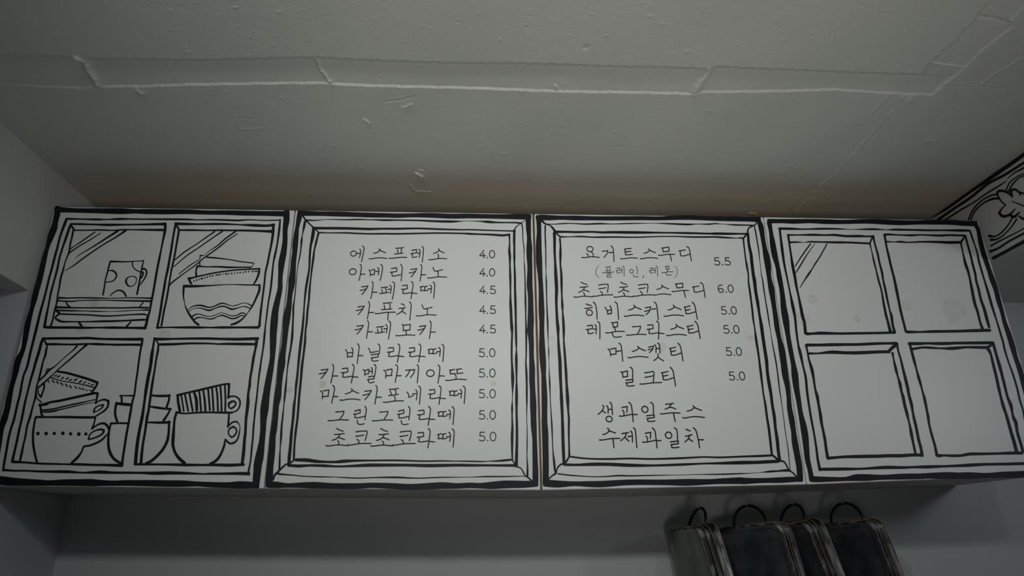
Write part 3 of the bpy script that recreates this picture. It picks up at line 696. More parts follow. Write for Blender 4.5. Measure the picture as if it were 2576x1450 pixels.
DRAW[3] = [
('painted_border', '''
C1 970,190,80 1200,190,75 1400,195,85 1700,190,75 2000,200,85 2300,205,75 C5 0,195,80 300,205,90 600,218,90 900,215,75 1200,210,85 1500,212,90 1750,230,90 1950,235,95 ;
C5 1955,240,80 2010,350,70 2050,550,85 2100,750,85 2150,900,85 2210,1080,80 2260,1250,90 C6 2005,0,100 2070,200,85 2120,400,85 2180,600,70 2230,800,75 2300,1000,90 2370,1200,95 C7 2380,0,100 2430,150,80 2500,350,90 2555,550,90 2620,800,90 2690,1050,90 C8 2740,200,90 2830,600,90 2920,1010,100 ;
C8 2900,1015,110 2700,1025,120 2400,1035,120 2200,1040,115 1900,1050,90 1600,1055,125 1400,1055,115 1200,1055,130 900,1055,105 700,1065,100 400,1070,105 100,1082,90 C4 2500,1085,95 2300,1088,120 2100,1090,120 1900,1115,75 1600,1120,90 1400,1120,105 1320,1115,105 ;
C4 1300,1110,90 1270,950,85 1225,750,95 1205,550,105 1185,350,120 1155,150,110 C3 1440,1400,120 1390,1150,85 1350,900,90 1315,700,105 1285,450,120 1255,250,85 1210,0,90 C2 1330,1200,80 1300,1000,85 1265,750,120 1230,550,110 1210,350,90 1180,150,80 C1 1190,1400,85 1150,1200,90 1115,1000,80 1065,800,105 1030,600,100 1000,400,70 970,230,85'''),
('painted_frame_line', '''
C1 1150,325,44 1350,328,44 1600,335,26 1900,328,36 2200,330,28 2450,340,10 C5 100,335,36 350,345,14 500,343,36 800,348,34 1100,355,34 1400,355,30 1650,358,44 1840,360,40 ;
C5 1860,360,30 1900,480,36 1940,600,24 1990,750,30 2020,900,36 2070,1080,36 2120,1250,30 C6 1860,20,34 1930,250,44 2000,500,44 2080,750,30 2140,950,36 2200,1150,36 C7 2230,0,36 2290,200,30 2380,450,34 2460,720,34 2500,900,36 2560,1100,30 C8 2620,200,34 2700,500,36 2780,790,46 ;
C8 2760,825,50 2500,838,54 2200,845,50 1900,850,50 1600,865,60 1400,875,50 1150,885,44 850,895,60 600,900,44 400,908,50 150,905,60 C4 2500,912,56 2200,930,40 1900,935,56 1600,938,56 1450,940,56 ;
C4 1450,950,50 1410,750,44 1385,550,40 1345,300,36 1300,50,44 C3 1570,1200,36 1540,1000,40 1505,750,44 1480,500,44 1435,300,36 1380,50,54 C2 1490,1200,36 1455,950,40 1430,700,44 1390,500,56 1340,250,30 1295,0,40 C1 1270,1150,24 1235,950,40 1200,700,50 1175,500,40 1155,330,40'''),
('painted_pane', '''
C1 1300,440,34 1500,440,24 1750,437,40 1950,442,30 2150,440,40 2350,460,40 2576,460,44 C5 0,465,30 110,465,36 ; 120,460,40 150,600,30 200,780,36 235,950,34 280,1120,40 310,1280,30 C6 30,0,36 80,200,40 120,400,36 160,580,30 190,680,50 215,850,44 250,980,50 ; 240,980,50 100,985,44 0,988,44 C2 2500,995,44 2200,998,44 1900,992,56 1750,1000,44 1650,1005,56 ; 1620,990,56 1600,800,50 1570,700,56 1530,500,50 1490,300,36 1450,100,44 C1 1460,1400,44 1430,1200,50 1390,1000,50 1360,800,36 1330,600,34 1310,450,40 ;
C1 1340,572,34 1480,568,26 1590,573,8 1700,562,28 1900,567,28 2200,573,40 2400,575,34 C5 0,590,34 55,590,34 ; 110,470,30 60,590,26 ; 60,590,30 90,720,16 130,900,30 180,1100,26 215,1250,34 C6 10,220,30 50,450,40 90,650,44 130,800,44 170,960,56'''),
('painted_glare', '''
C1 1710,600,22 1600,750,24 1500,900,20 1435,1005,18 ; 1790,595,10 1650,790,18 1540,970,24 1450,1115,18 ; 2005,605,20 1880,830,22 1800,950,24 1740,1050,20 1680,1140,34 1600,1260,20 1525,1385,14'''),
('painted_pane', '''
C5 320,435,40 400,430,36 600,440,24 800,445,36 1000,438,26 1300,450,36 1500,443,34 1770,450,36 ; 1780,460,36 1830,650,34 1880,830,36 1920,1000,40 1960,1150,40 1990,1300,40 C6 1700,0,40 1760,200,44 1800,380,44 1860,550,50 1900,700,56 1950,880,44 ; 1960,940,56 1700,945,56 1400,955,50 1100,960,50 900,963,50 700,970,36 480,970,56 ; 450,960,44 410,800,40 360,600,44 320,400,44 280,200,50 240,0,44 C5 490,1200,40 440,1000,40 400,820,40 360,650,34 325,440,40 ;
C5 360,560,30 500,565,16 600,562,34 750,572,24 1000,563,30 1250,565,40 1500,575,50 1700,570,44 ; 1760,480,34 1690,580,40 ; 1700,590,30 1740,780,26 1780,950,50 1830,1100,44 1860,1250,36 C6 1605,0,36 1640,200,50 1690,450,50 1740,600,44 1790,800,40 1830,910,50'''),
('painted_pane', '''
C2 1650,1205,56 1850,1205,50 2100,1200,56 2350,1197,50 2576,1195,50 C6 -100,1180,50 100,1175,44 270,1175,56 ; 290,1180,50 310,1300,30 C7 310,0,36 360,180,36 400,350,44 450,550,54 485,700,54 510,830,50 550,980,54 580,1150,40 615,1300,44 C8 590,0,56 640,200,50 680,400,50 720,550,50 745,690,54 ; 740,685,56 600,680,56 350,695,60 150,695,60 0,700,60 C4 2500,705,60 2200,708,60 1900,715,50 1700,730,50 1600,740,56 ; 1590,730,56 1560,550,50 1540,400,50 1500,200,44 1460,0,54 C3 1780,1400,44 1750,1200,56 1715,1000,44 1690,850,56 1650,700,36 1620,500,44 1590,350,56 1540,180,36 1510,0,30 C2 1645,1300,36 1630,1210,44 ;
C2 1690,1358,44 1850,1355,30 2080,1335,60 2350,1345,54 2576,1345,60 C6 0,1328,54 150,1328,54 ; 280,1200,56 200,1260,60 140,1320,50 ; 210,1350,44 230,1430,30 C7 230,200,30 270,350,50 310,500,34 345,620,56 370,750,44 400,850,56 430,1000,54 470,1150,54 500,1280,34 525,1420,44 C8 530,150,40 550,300,56 580,450,44 620,640,44'''),
('painted_pane', '''
C6 510,1180,56 700,1180,56 850,1175,44 1080,1180,56 1400,1170,50 1700,1168,54 2010,1165,56 ; 2020,1170,50 2060,1300,50 C7 2050,0,50 2095,150,50 2140,300,60 2180,450,50 2230,650,50 2280,850,44 2340,1000,60 2370,1150,40 2410,1270,56 C8 2380,0,60 2430,100,60 2460,280,50 2520,480,50 2560,620,44 ; 2540,645,56 2300,648,56 2100,655,44 1800,662,50 1600,665,56 1450,690,50 1300,695,50 1150,690,40 1050,695,60 ; 1010,690,54 970,500,44 920,330,44 870,130,40 850,0,56 C7 860,1250,44 830,1100,44 790,900,50 750,750,34 710,600,44 680,500,50 640,350,34 600,200,50 560,50,44 C6 550,1300,50 525,1200,44 ;
C6 560,1280,50 750,1250,40 900,1255,44 1080,1265,34 1300,1265,60 1550,1245,44 1850,1250,54 1940,1245,50 ; 2010,1190,44 1930,1245,50 ; 1930,1280,56 1970,1350,50 C7 1945,0,56 1985,100,40 2020,250,50 2070,450,50 2120,680,54 2160,850,44 2200,1000,56 2250,1150,50 2290,1280,50 C8 2270,0,56 2340,250,56 2400,450,60 2440,610,60'''),
]
MENU = {
 1: [('R3', 425, 141, '에790 스962 프1143 레1333 소1498'), ('R3', 590, 143, '아780 메958 리1150 카1320 노1487'),
     ('R3', 747, 147, '카877 페1055 라1250 떼1413'), ('R3', 927, 150, '카843 푸1015 치1208 노1385'),
     ('R3', 1100, 152, '카833 페1015 모1203 카1397'), ('R4', 55, 158, '바745 닐950 라1122 라1312 떼1485'),
     ('R4', 240, 160, '카510 라708 멜905 마1090 끼1287 아1475 또1650'), ('R4', 430, 160, '마520 스700 카903 포1090 네1300 라1493 떼1675'),
     ('R4', 616, 163, '그593 린822 그990 린1217 라1395 떼1572'), ('R4', 816, 166, '초577 코772 초977 코1170 라1390 떼1570')],
 2: [('R5', 350, 137, '요468 거652 트810 스985 무1150 디1330'), ('R5', 524, 93, '플652 레772 인895 레1068 몬1180'),
     ('R5', 670, 140, '초397 코567 초750 코920 스1098 무1270 디1450'), ('R5', 847, 153, '히500 비678 스843 커1028 스1195 티1380'),
     ('R5', 1018, 154, '레508 몬680 그863 라1050 스1218 티1405'), ('R6', 12, 158, '머705 스875 캣1063 티1250'),
     ('R6', 226, 166, '밀820 크980 티1178'), ('R6', 537, 170, '생612 과803 일1005 주1167 스1360'),
     ('R6', 765, 175, '수625 제812 과1010 일1215 차1380')]}
PRICE = {
 1: [('R3', 1952, 466, 68, 1.0, '4.0'), ('R3', 1952, 630, 68, 1.0, '4.0'), ('R3', 1952, 787, 70, 1.01, '4.5'), ('R3', 1952, 965, 71, 1.01, '4.5'), ('R3', 1951, 1138, 73, 1.02, '4.5'),
     ('R4', 1950, 98, 75, 1.03, '5.0'), ('R4', 1950, 281, 75, 1.04, '5.0'), ('R4', 1950, 466, 77, 1.05, '5.0'), ('R4', 1950, 656, 79, 1.06, '5.0'), ('R4', 1951, 850, 81, 1.08, '5.0')],
 2: [('R5', 1648, 453, 67, 0.97, '5.5'), ('R5', 1680, 696, 67, 0.97, '6.0'), ('R5', 1708, 888, 69, 0.97, '5.0'), ('R5', 1730, 1055, 71, 0.98, '5.0'), ('R6', 1752, 52, 72, 0.98, '5.0'), ('R6', 1778, 268, 74, 1.0, '5.0')]}
DIG = {'4': [[(83, 0), (8, 95), (113, 95)], [(80, 52), (80, 135)]],
       '0': [[(49 + 47 * math.cos(k * math.pi / 9), 67 + 66 * math.sin(k * math.pi / 9)) for k in range(19)]],
       '5': [[(88, 2), (18, 2), (12, 60)], [(12, 60), (48, 54), (82, 66), (97, 94), (86, 121), (50, 134), (3, 119)]],
       '6': [[(86, 8), (50, 0), (17, 25), (4, 75), (18, 120), (53, 135), (90, 114), (90, 80), (55, 62), (18, 74), (6, 96)]]}
MURAL = [
('painted_border', '''M 280,735,30 440,650,36 560,570,36 700,470,36 850,370,40 1000,270,36 1182,140,36 1420,-40,36 ; 400,735,24 550,630,24 700,530,26 850,410,24 1000,330,24 1182,215,22 1420,60,22 ; 460,740,14 600,650,16 720,580,12 850,490,14 950,430,14 1020,385,6 ; 1030,362,6 1100,305,12 1182,262,16 1420,110,14 ;
905,1085,30 1000,1035,28 1100,980,30 1182,935,34 1420,790,34 ; 875,1025,24 950,995,18 1050,930,18 1182,860,18 1420,720,18 ; 880,975,14 950,935,14 1050,885,12 1182,815,10 1420,670,12'''),
('painted_scroll', '''M 675,735,14 720,640,14 800,560,14 880,515,14 940,505,16 ; 695,740,12 740,650,14 820,580,14 900,545,22 960,545,14 ; 1015,475,12 1050,400,12 1110,350,10 1182,315,10 1420,235,10 ; 1035,485,14 1080,410,14 1130,360,12 1182,335,12 1420,260,12 ;
865,885,26 920,888,14 980,850,14 1040,780,12 1080,710,14 ; 880,920,24 930,915,14 990,880,12 1060,810,12 1115,730,14'''),
('painted_leaf', '''M 935,500,20 950,475,22 1000,475,24 1050,500,20 1075,530,12 ; 1075,515,12 1060,470,22 1100,460,20 1140,490,16 1150,515,10 ; 1140,485,14 1182,500,16 1240,540,16 ; 935,500,16 955,540,16 985,580,12 1015,600,12 ; 1015,600,10 975,640,14 955,675,24 990,705,26 1050,690,22 1100,640,10 ; 1050,690,22 1090,710,26 1140,670,12 ; 1135,705,14 1182,730,24 1240,720,20 ; 1072,568,8 1182,612,12 1260,645,10'''),
]
# ------------------------------------------------------------------ dimensions
DEP = 0.3536          # depth of the cabinets
ZC = 0.795            # ceiling height
ZBL, ZBR = 0.469, 0.5807   # undersides of the two beams
XR = 2.499            # face of the right beam
ZF = -1.75
TOPS = [(138, 520), (742, 529), (1342, 538), (1921, 546), (2461, 555)]
BOTS = [(-45, 1223), (664, 1230), (1362, 1234), (2030, 1220), (2656, 1195)]


def P(px, py):
    return hit(px, py, 1, 0.0)


# ------------------------------------------------------------------ setting
M_wall = noise_mat('grey_wall_paint', (0.52, 0.55, 0.56), (0.56, 0.59, 0.60), 3.0, 0.6, 0.0006, 45, 0.35)
M_back = noise_mat('back_wall_paint', (0.52, 0.54, 0.54), (0.56, 0.58, 0.58), 2.0, 0.6, 0.0003, 40, 0.35)
M_soffit = noise_mat('beam_paint', (0.62, 0.63, 0.61), (0.66, 0.67, 0.65), 3.0, 0.6, 0.0006, 45, 0.35)
M_floor = noise_mat('floor_screed', (0.09, 0.085, 0.08), (0.13, 0.12, 0.11), 2.0, 0.6, 0.0005, 20)


def ceiling_mat():
    mt = noise_mat('ceiling_paint', (0.60, 0.61, 0.565), (0.65, 0.66, 0.61), 2.2, 0.50, 0.0, 60, 0.45)
    nt = mt.node_tree
    N, L = nt.nodes, nt.links
    b = N['Principled BSDF']
    base = b.inputs['Base Color'].links[0].from_socket
    geo = N.new('ShaderNodeNewGeometry')
    # brown tint that sets in over the cupboards, broken into long blotches along the wall
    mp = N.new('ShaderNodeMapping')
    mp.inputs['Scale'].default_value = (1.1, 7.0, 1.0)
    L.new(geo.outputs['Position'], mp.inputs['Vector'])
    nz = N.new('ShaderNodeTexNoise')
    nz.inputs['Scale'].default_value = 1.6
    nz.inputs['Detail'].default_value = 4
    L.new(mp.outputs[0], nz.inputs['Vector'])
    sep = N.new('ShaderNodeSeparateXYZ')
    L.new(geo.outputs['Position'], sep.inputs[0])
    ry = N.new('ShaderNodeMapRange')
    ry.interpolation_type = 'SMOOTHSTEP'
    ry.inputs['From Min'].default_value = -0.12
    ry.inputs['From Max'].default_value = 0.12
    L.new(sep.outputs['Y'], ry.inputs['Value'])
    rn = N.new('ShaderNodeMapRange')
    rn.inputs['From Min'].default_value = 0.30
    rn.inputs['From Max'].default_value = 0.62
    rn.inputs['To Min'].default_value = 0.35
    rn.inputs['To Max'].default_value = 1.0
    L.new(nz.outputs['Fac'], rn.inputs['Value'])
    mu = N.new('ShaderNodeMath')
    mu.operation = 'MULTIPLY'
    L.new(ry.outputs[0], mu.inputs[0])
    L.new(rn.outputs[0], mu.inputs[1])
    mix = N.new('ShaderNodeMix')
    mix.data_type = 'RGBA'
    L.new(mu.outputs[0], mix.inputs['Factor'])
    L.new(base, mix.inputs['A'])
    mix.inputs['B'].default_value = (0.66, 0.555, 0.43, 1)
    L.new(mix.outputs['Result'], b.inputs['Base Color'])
    # fine grain of the paint and small pin holes
    n1 = N.new('ShaderNodeTexNoise')
    n1.inputs['Scale'].default_value = 230
    n1.inputs['Detail'].default_value = 5
    L.new(geo.outputs['Position'], n1.inputs['Vector'])
    b1 = N.new('ShaderNodeBump')
    b1.inputs['Distance'].default_value = 0.00045
    L.new(n1.outputs['Fac'], b1.inputs['Height'])
    vo = N.new('ShaderNodeTexVoronoi')
    vo.inputs['Scale'].default_value = 75
    L.new(geo.outputs['Position'], vo.inputs['Vector'])
    vr = N.new('ShaderNodeMapRange')
    vr.inputs['From Min'].default_value = 0.0
    vr.inputs['From Max'].default_value = 0.17
    L.new(vo.outputs['Distance'], vr.inputs['Value'])
    b3 = N.new('ShaderNodeBump')
    b3.inputs['Distance'].default_value = 0.0006
    b3.inputs['Strength'].default_value = 0.5
    L.new(vr.outputs[0], b3.inputs['Height'])
    L.new(b1.outputs[0], b3.inputs['Normal'])
    n3 = N.new('ShaderNodeTexNoise')
    n3.inputs['Scale'].default_value = 22
    n3.inputs['Detail'].default_value = 3
    L.new(geo.outputs['Position'], n3.inputs['Vector'])
    b2 = N.new('ShaderNodeBump')
    b2.inputs['Distance'].default_value = 0.0008
    L.new(n3.outputs['Fac'], b2.inputs['Height'])
    L.new(b3.outputs[0], b2.inputs['Normal'])
    L.new(b2.outputs[0], b.inputs['Normal'])
    return mt


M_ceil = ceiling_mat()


def cpt(px, py):
    p = hit(px, py, 2, ZC)
    return p[0], p[1]


def smooth(e0, e1, x):
    t = np.clip((x - e0) / (e1 - e0), 0, 1)
    return t * t * (3 - 2 * t)


def wnoise(x, seed, amp, freq):
    r = np.random.default_rng(seed)
    out = np.zeros_like(x)
    for k in range(6):
        out += amp / (k + 1) * np.sin(x * freq * (1.0 + k * 1.37) + r.uniform(0, 6.28))
    return out


def build_ceiling():
    nx, ny = 1260, 700
    X0, X1, Y0, Y1 = -0.01, XR + 0.01, -0.86, DEP + 0.01
    xs = np.linspace(X0, X1, nx)
    # finer rows around the old cornice trace
    ys = np.linspace(Y0, Y1, ny)
    GX, GY = np.meshgrid(xs, ys)
    H = np.zeros_like(GX)      # + is up (a recess seen from below)
    up = [cpt(*q) for q in [(-60, 139), (0, 141), (60, 145), (110, 144), (165, 146), (215, 152), (300, 153), (500, 155), (790, 150), (900, 155), (1150, 163), (1400, 165), (1778, 177), (1792, 171), (2000, 180), (2130, 187), (2300, 191), (2420, 196)]]
    lo = [cpt(*q) for q in [(-60, 210), (0, 211), (60, 214), (200, 221), (250, 218), (350, 219), (480, 214), (600, 213), (800, 212), (900, 217), (1150, 223), (1400, 230), (1740, 237), (1765, 232), (2000, 231), (2100, 228), (2230, 236), (2345, 241), (2460, 246)]]
    ux, uy = zip(*up)
    lx, ly = zip(*lo)
    yu = np.interp(xs, ux, uy) + wnoise(xs, 3, 0.0013, 210)
    yl = np.interp(xs, lx, ly) + wnoise(xs, 5, 0.0006, 90) + wnoise(xs, 6, 0.00025, 173)
    XCUT = 2.03
    # right-hand arm running towards the viewer
    al = [cpt(*q) for q in [(2300, 205), (2322, 186), (2352, 148), (2398, 110), (2428, 76), (2459, 45), (2481, 8), (2540, -60)]]
    ar = [cpt(*q) for q in [(2345, 243), (2394, 199), (2425, 173), (2481, 118), (2550, 66), (2541, 56), (2576, 15), (2640, -60)]]
    aly = np.array([p[1] for p in al]); alx = np.array([p[0] for p in al])
    ary = np.array([p[1] for p in ar]); arx = np.array([p[0] for p in ar])
    o1, o2 = np.argsort(aly), np.argsort(ary)
    xl = np.interp(ys, aly[o1], alx[o1]) + wnoise(ys, 8, 0.0024, 130)
    xr = np.interp(ys, ary[o2], arx[o2]) + wnoise(ys, 9, 0.0008, 60)
    depth = 0.0068
    e = 0.0009
    a = smooth(-0.0090, 0.0080, GY - yu[None, :]) * smooth(-e, e, yl[None, :] - GY)
    a = a * smooth(-e, e, (xr[:, None] - GX))
    arm = smooth(-0.005, 0.005, GX - xl[:, None]) * smooth(-e, e, xr[:, None] - GX) * smooth(-e, e, yl[None, :] - GY)
    arm_d = 0.0036
    span = np.clip((GY - yu[None, :]) / (yl - yu)[None, :], 0, 1)
    H = np.maximum(H, a * (0.0078 - 0.0034 * span))
    H = np.maximum(H, arm * arm_d)
    # left end of the trace is shallower
    xa = cpt(205, 150)[0]
    H = H * (1 - 0.35 * (1 - smooth(xa - 0.01, xa + 0.03, GX)) * a)

    def ridge(pts, hgt, wid, jag=0.0015, seed=1):
        nonlocal H
        for i in range(len(pts) - 1):
            p, q = np.array(pts[i]), np.array(pts[i + 1])
            d = q - p
            L = np.linalg.norm(d)
            d /= L
            rx, ry_ = GX - p[0], GY - p[1]
            t = rx * d[0] + ry_ * d[1]
            s = -rx * d[1] + ry_ * d[0]
            mk = (t > -wid) & (t < L + wid) & (np.abs(s) < wid * 4)
            tt, ss = t[mk], s[mk]
            ss = ss + wnoise(tt, seed + i, jag, 70 + (seed * 13 + i * 29) % 90)
            g = np.exp(-(ss / wid) ** 2) * smooth(-wid, wid, tt) * smooth(-wid, wid, L - tt)
            if jag > 0.0018:
                g = g * (0.65 + wnoise(tt, seed + i + 7, 0.22, 61.0))
            H[mk] += hgt * g

    # plaster ribs left across the trace (down towards the viewer = negative)
    ridge([cpt(185, 143), cpt(208, 152), cpt(228, 188), cpt(247, 217)], -0.007, 0.0055, 0.001, 2)
    ridge([cpt(793, 152), cpt(806, 180), cpt(820, 200), cpt(836, 214)], -0.004, 0.004, 0.001, 4)
    ridge([cpt(1790, 172), cpt(1768, 205), cpt(1745, 237)], -0.0075, 0.008, 0.001, 6)
    ridge([cpt(2459, 44), cpt(2500, 48), cpt(2545, 60)], 0.004, 0.0025, 0.0006, 7)
    ridge([cpt(2342, 160), cpt(2425, 172)], -0.0035, 0.0022, 0.0003, 8)
    ridge([cpt(2368, 218), cpt(2466, 220), cpt(2576, 225)], 0.0016, 0.0018, 0.0008, 9)
    ridge([cpt(2466, 216), cpt(2500, 188), cpt(2576, 144)], -0.0020, 0.0025, 0.0008, 10)
    # crack running back to the cupboards
    crack = [cpt(*q) for q in [(2290, 248), (2277, 258), (2231, 296), (2189, 345), (2155, 379), (2130, 408), (2106, 436), (2070, 462), (2041, 493), (2018, 515), (1998, 541)]]
    ridge(crack, -0.0028, 0.0030, 0.0026, 30)
    ridge([(x + 0.006, y) for x, y in crack], 0.0024, 0.0022, 0.0024, 50)
    ridge([cpt(2235, 240), cpt(2190, 290)], -0.0014, 0.0025, 0.001, 20)
    ridge([cpt(2270, 245), cpt(2300, 252)], -0.005, 0.009, 0.004, 70)
    # small patched rectangle and dents
    rect = [cpt(*q) for q in [(590, 298), (650, 300), (662, 324), (605, 325), (590, 298)]]
    for i in range(4):
        ridge([rect[i], rect[i + 1]], -0.0012 if i in (2, 3) else 0.0010, 0.0013, 0.0005, 90 + i)
    ridge([cpt(340, 228), cpt(365, 234)], -0.004, 0.007, 0.003, 81)
    ridge([cpt(1045, 434), cpt(1064, 444)], -0.005, 0.0035, 0.0005, 82)
    ridge([cpt(1052, 425), cpt(1068, 426)], 0.005, 0.003, 0.0005, 83)
    ridge([cpt(1030, 462), cpt(1045, 480), cpt(1085, 481)], -0.0018, 0.0018, 0.0008, 84)
    ridge([cpt(965, 258), cpt(1000, 253), cpt(1045, 243)], 0.0022, 0.0022, 0.001, 85)
    ridge([cpt(1010, 272), cpt(1038, 262)], -0.003, 0.0025, 0.001, 86)
    ridge([cpt(915, 299), cpt(930, 311)], -0.0035, 0.003, 0.0005, 87)
    ridge([cpt(1395, 216), cpt(1402, 228)], -0.004, 0.0025, 0.0006, 88)
    ridge([cpt(415, 162), cpt(446, 210)], -0.0010, 0.0012, 0.0003, 89)
    ridge([cpt(1470, 118), cpt(1476, 120)], 0.004, 0.006, 0.0005, 91)
    ridge([cpt(2325, 352), cpt(2355, 353)], -0.0022, 0.002, 0.0006, 92)
    ridge([cpt(1882, 535), cpt(1905, 538)], -0.003, 0.003, 0.0015, 93)
    # rain of small pits and paint blobs
    r = np.random.default_rng(21)
    n = 1500
    for k in range(n):
        cx = r.uniform(0.02, XR - 0.02)
        cy = -0.84 + 1.15 * r.uniform(0, 1) ** 1.15
        rad = r.choice([0.0014, 0.0022, 0.0040], p=[0.66, 0.28, 0.06])
        am = (r.choice([-1, 1], p=[0.62, 0.38])) * r.uniform(0.0004, 0.0013)
        i0, i1 = np.searchsorted(xs, [cx - 4 * rad * 1.8, cx + 4 * rad * 1.8])
        j0, j1 = np.searchsorted(ys, [cy - 3 * rad, cy + 3 * rad])
        if i1 <= i0 or j1 <= j0:
            continue
        sub = np.s_[j0:j1, i0:i1]
        H[sub] += am * np.exp(-(((GX[sub] - cx) / (rad * r.uniform(1, 2))) ** 2 + ((GY[sub] - cy) / rad) ** 2))
    # slow unevenness of the slab
    H += 0.0012 * np.sin(GX * 5.1 + 0.6) * np.sin(GY * 7.3 + 1.1) + 0.0006 * np.sin(GX * 17 + GY * 11)
    edge = smooth(0, 0.03, GY - Y0)
    H *= edge
    Z = ZC + H
    V = np.stack([GX, GY, Z], -1).reshape(-1, 3)
    me = bpy.data.meshes.new('ceiling')
    ii, jj = np.meshgrid(np.arange(nx - 1), np.arange(ny - 1))
    a0 = (jj * nx + ii).ravel()
    F = np.stack([a0, a0 + nx, a0 + nx + 1, a0 + 1], 1)   # normals down
    # rest of the slab, flat, in four big quads behind the detailed part
    base = len(V)
    ext = np.array([(-1.3, -4.2, ZC), (4.2, -4.2, ZC), (4.2, Y0, ZC), (-1.3, Y0, ZC)])
    V = np.vstack([V, ext])
    F = np.vstack([F, [[base, base + 3, base + 2, base + 1]]])
    me.vertices.add(len(V))
    me.vertices.foreach_set('co', V.ravel().astype(np.float32))
    me.loops.add(len(F) * 4)
    me.loops.foreach_set('vertex_index', F.ravel().astype(np.int32))
    me.polygons.add(len(F))
    me.polygons.foreach_set('loop_start', (np.arange(len(F)) * 4).astype(np.int32))
    me.polygons.foreach_set('use_smooth', np.ones(len(F), bool))
    me.update(calc_edges=True)
    me.validate()
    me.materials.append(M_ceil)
    o = bpy.data.objects.new('ceiling', me)
    C.objects.link(o)
    return struct(o)


build_ceiling()
struct(bm_obj('wall_back', box_bm(-0.25, 4.2, DEP, DEP + 0.15, ZF, ZC + 0.1), M_back))
struct(bm_obj('wall_left', box_bm(-1.3, 0.0, -0.006, DEP, ZF, ZBL), M_wall))
struct(bm_obj('trim_1', box_bm(-1.3, 0.0, -4.2, DEP, ZBL, ZC + 0.1, 0.002), M_soffit))
beam = struct(bm_obj('trim_2', box_bm(XR, 4.2, -4.2, DEP, ZBR, ZC + 0.1, 0.002), M_soffit))
struct(bm_obj('wall_right', box_bm(4.2, 4.3, -4.2, DEP + 0.15, ZF, ZC + 0.1), M_wall))
struct(bm_obj('floor', box_bm(-1.3, 4.2, -4.2, DEP, ZF - 0.1, ZF), M_floor))

# ------------------------------------------------------------------ brush paint and door paint
M_ink = new_mat('black_brush_paint', (0.0055, 0.007, 0.011), 0.5, 0.30)
M_ink2 = new_mat('black_lettering_paint', (0.007, 0.008, 0.011), 0.5, 0.30)
ST = [(237, 763, 12, .55, .0), (203, 827, 13, .5, .4), (415, 842, 14, .55, .3), (546, 715, 11, .4, .4), (728, 982, 8, .6, .2), (812, 968, 9.5, .7, .1), (1241, 966, 7.5, .55, .2),
      (1666, 873, 12, .5, .3), (1887, 850, 9, .5, .2), (1389, 851, 8, .35, 0), (2045, 754, 13, .6, .6), (2018, 803, 20, .35, .5), (2157, 803, 10, .55, .5), (2281, 770, 13, .45, .7),
      (2399, 778, 32, .33, .35), (2396, 806, 9, .6, .6), (2427, 787, 5, .6, 0), (948, 983, 5, .4, 0), (1395, 880, 20, .18, 0)]
sts = []
for (x, y, r, s, g) in ST:
    p = P(x, y)
    sts.append((p[0], p[2], r / 1000.0, s * 0.8, g))
M_door = stain_mat('off_white_door_paint', (0.79, 0.81, 0.80), sts, (0.58, 0.49, 0.34))
M_side = new_mat('cabinet_board', (0.62, 0.60, 0.56), 0.5, 0.4)
M_edge = noise_mat('bare_brown_board_edge', (0.22, 0.115, 0.05), (0.15, 0.08, 0.035), 30, 0.7)

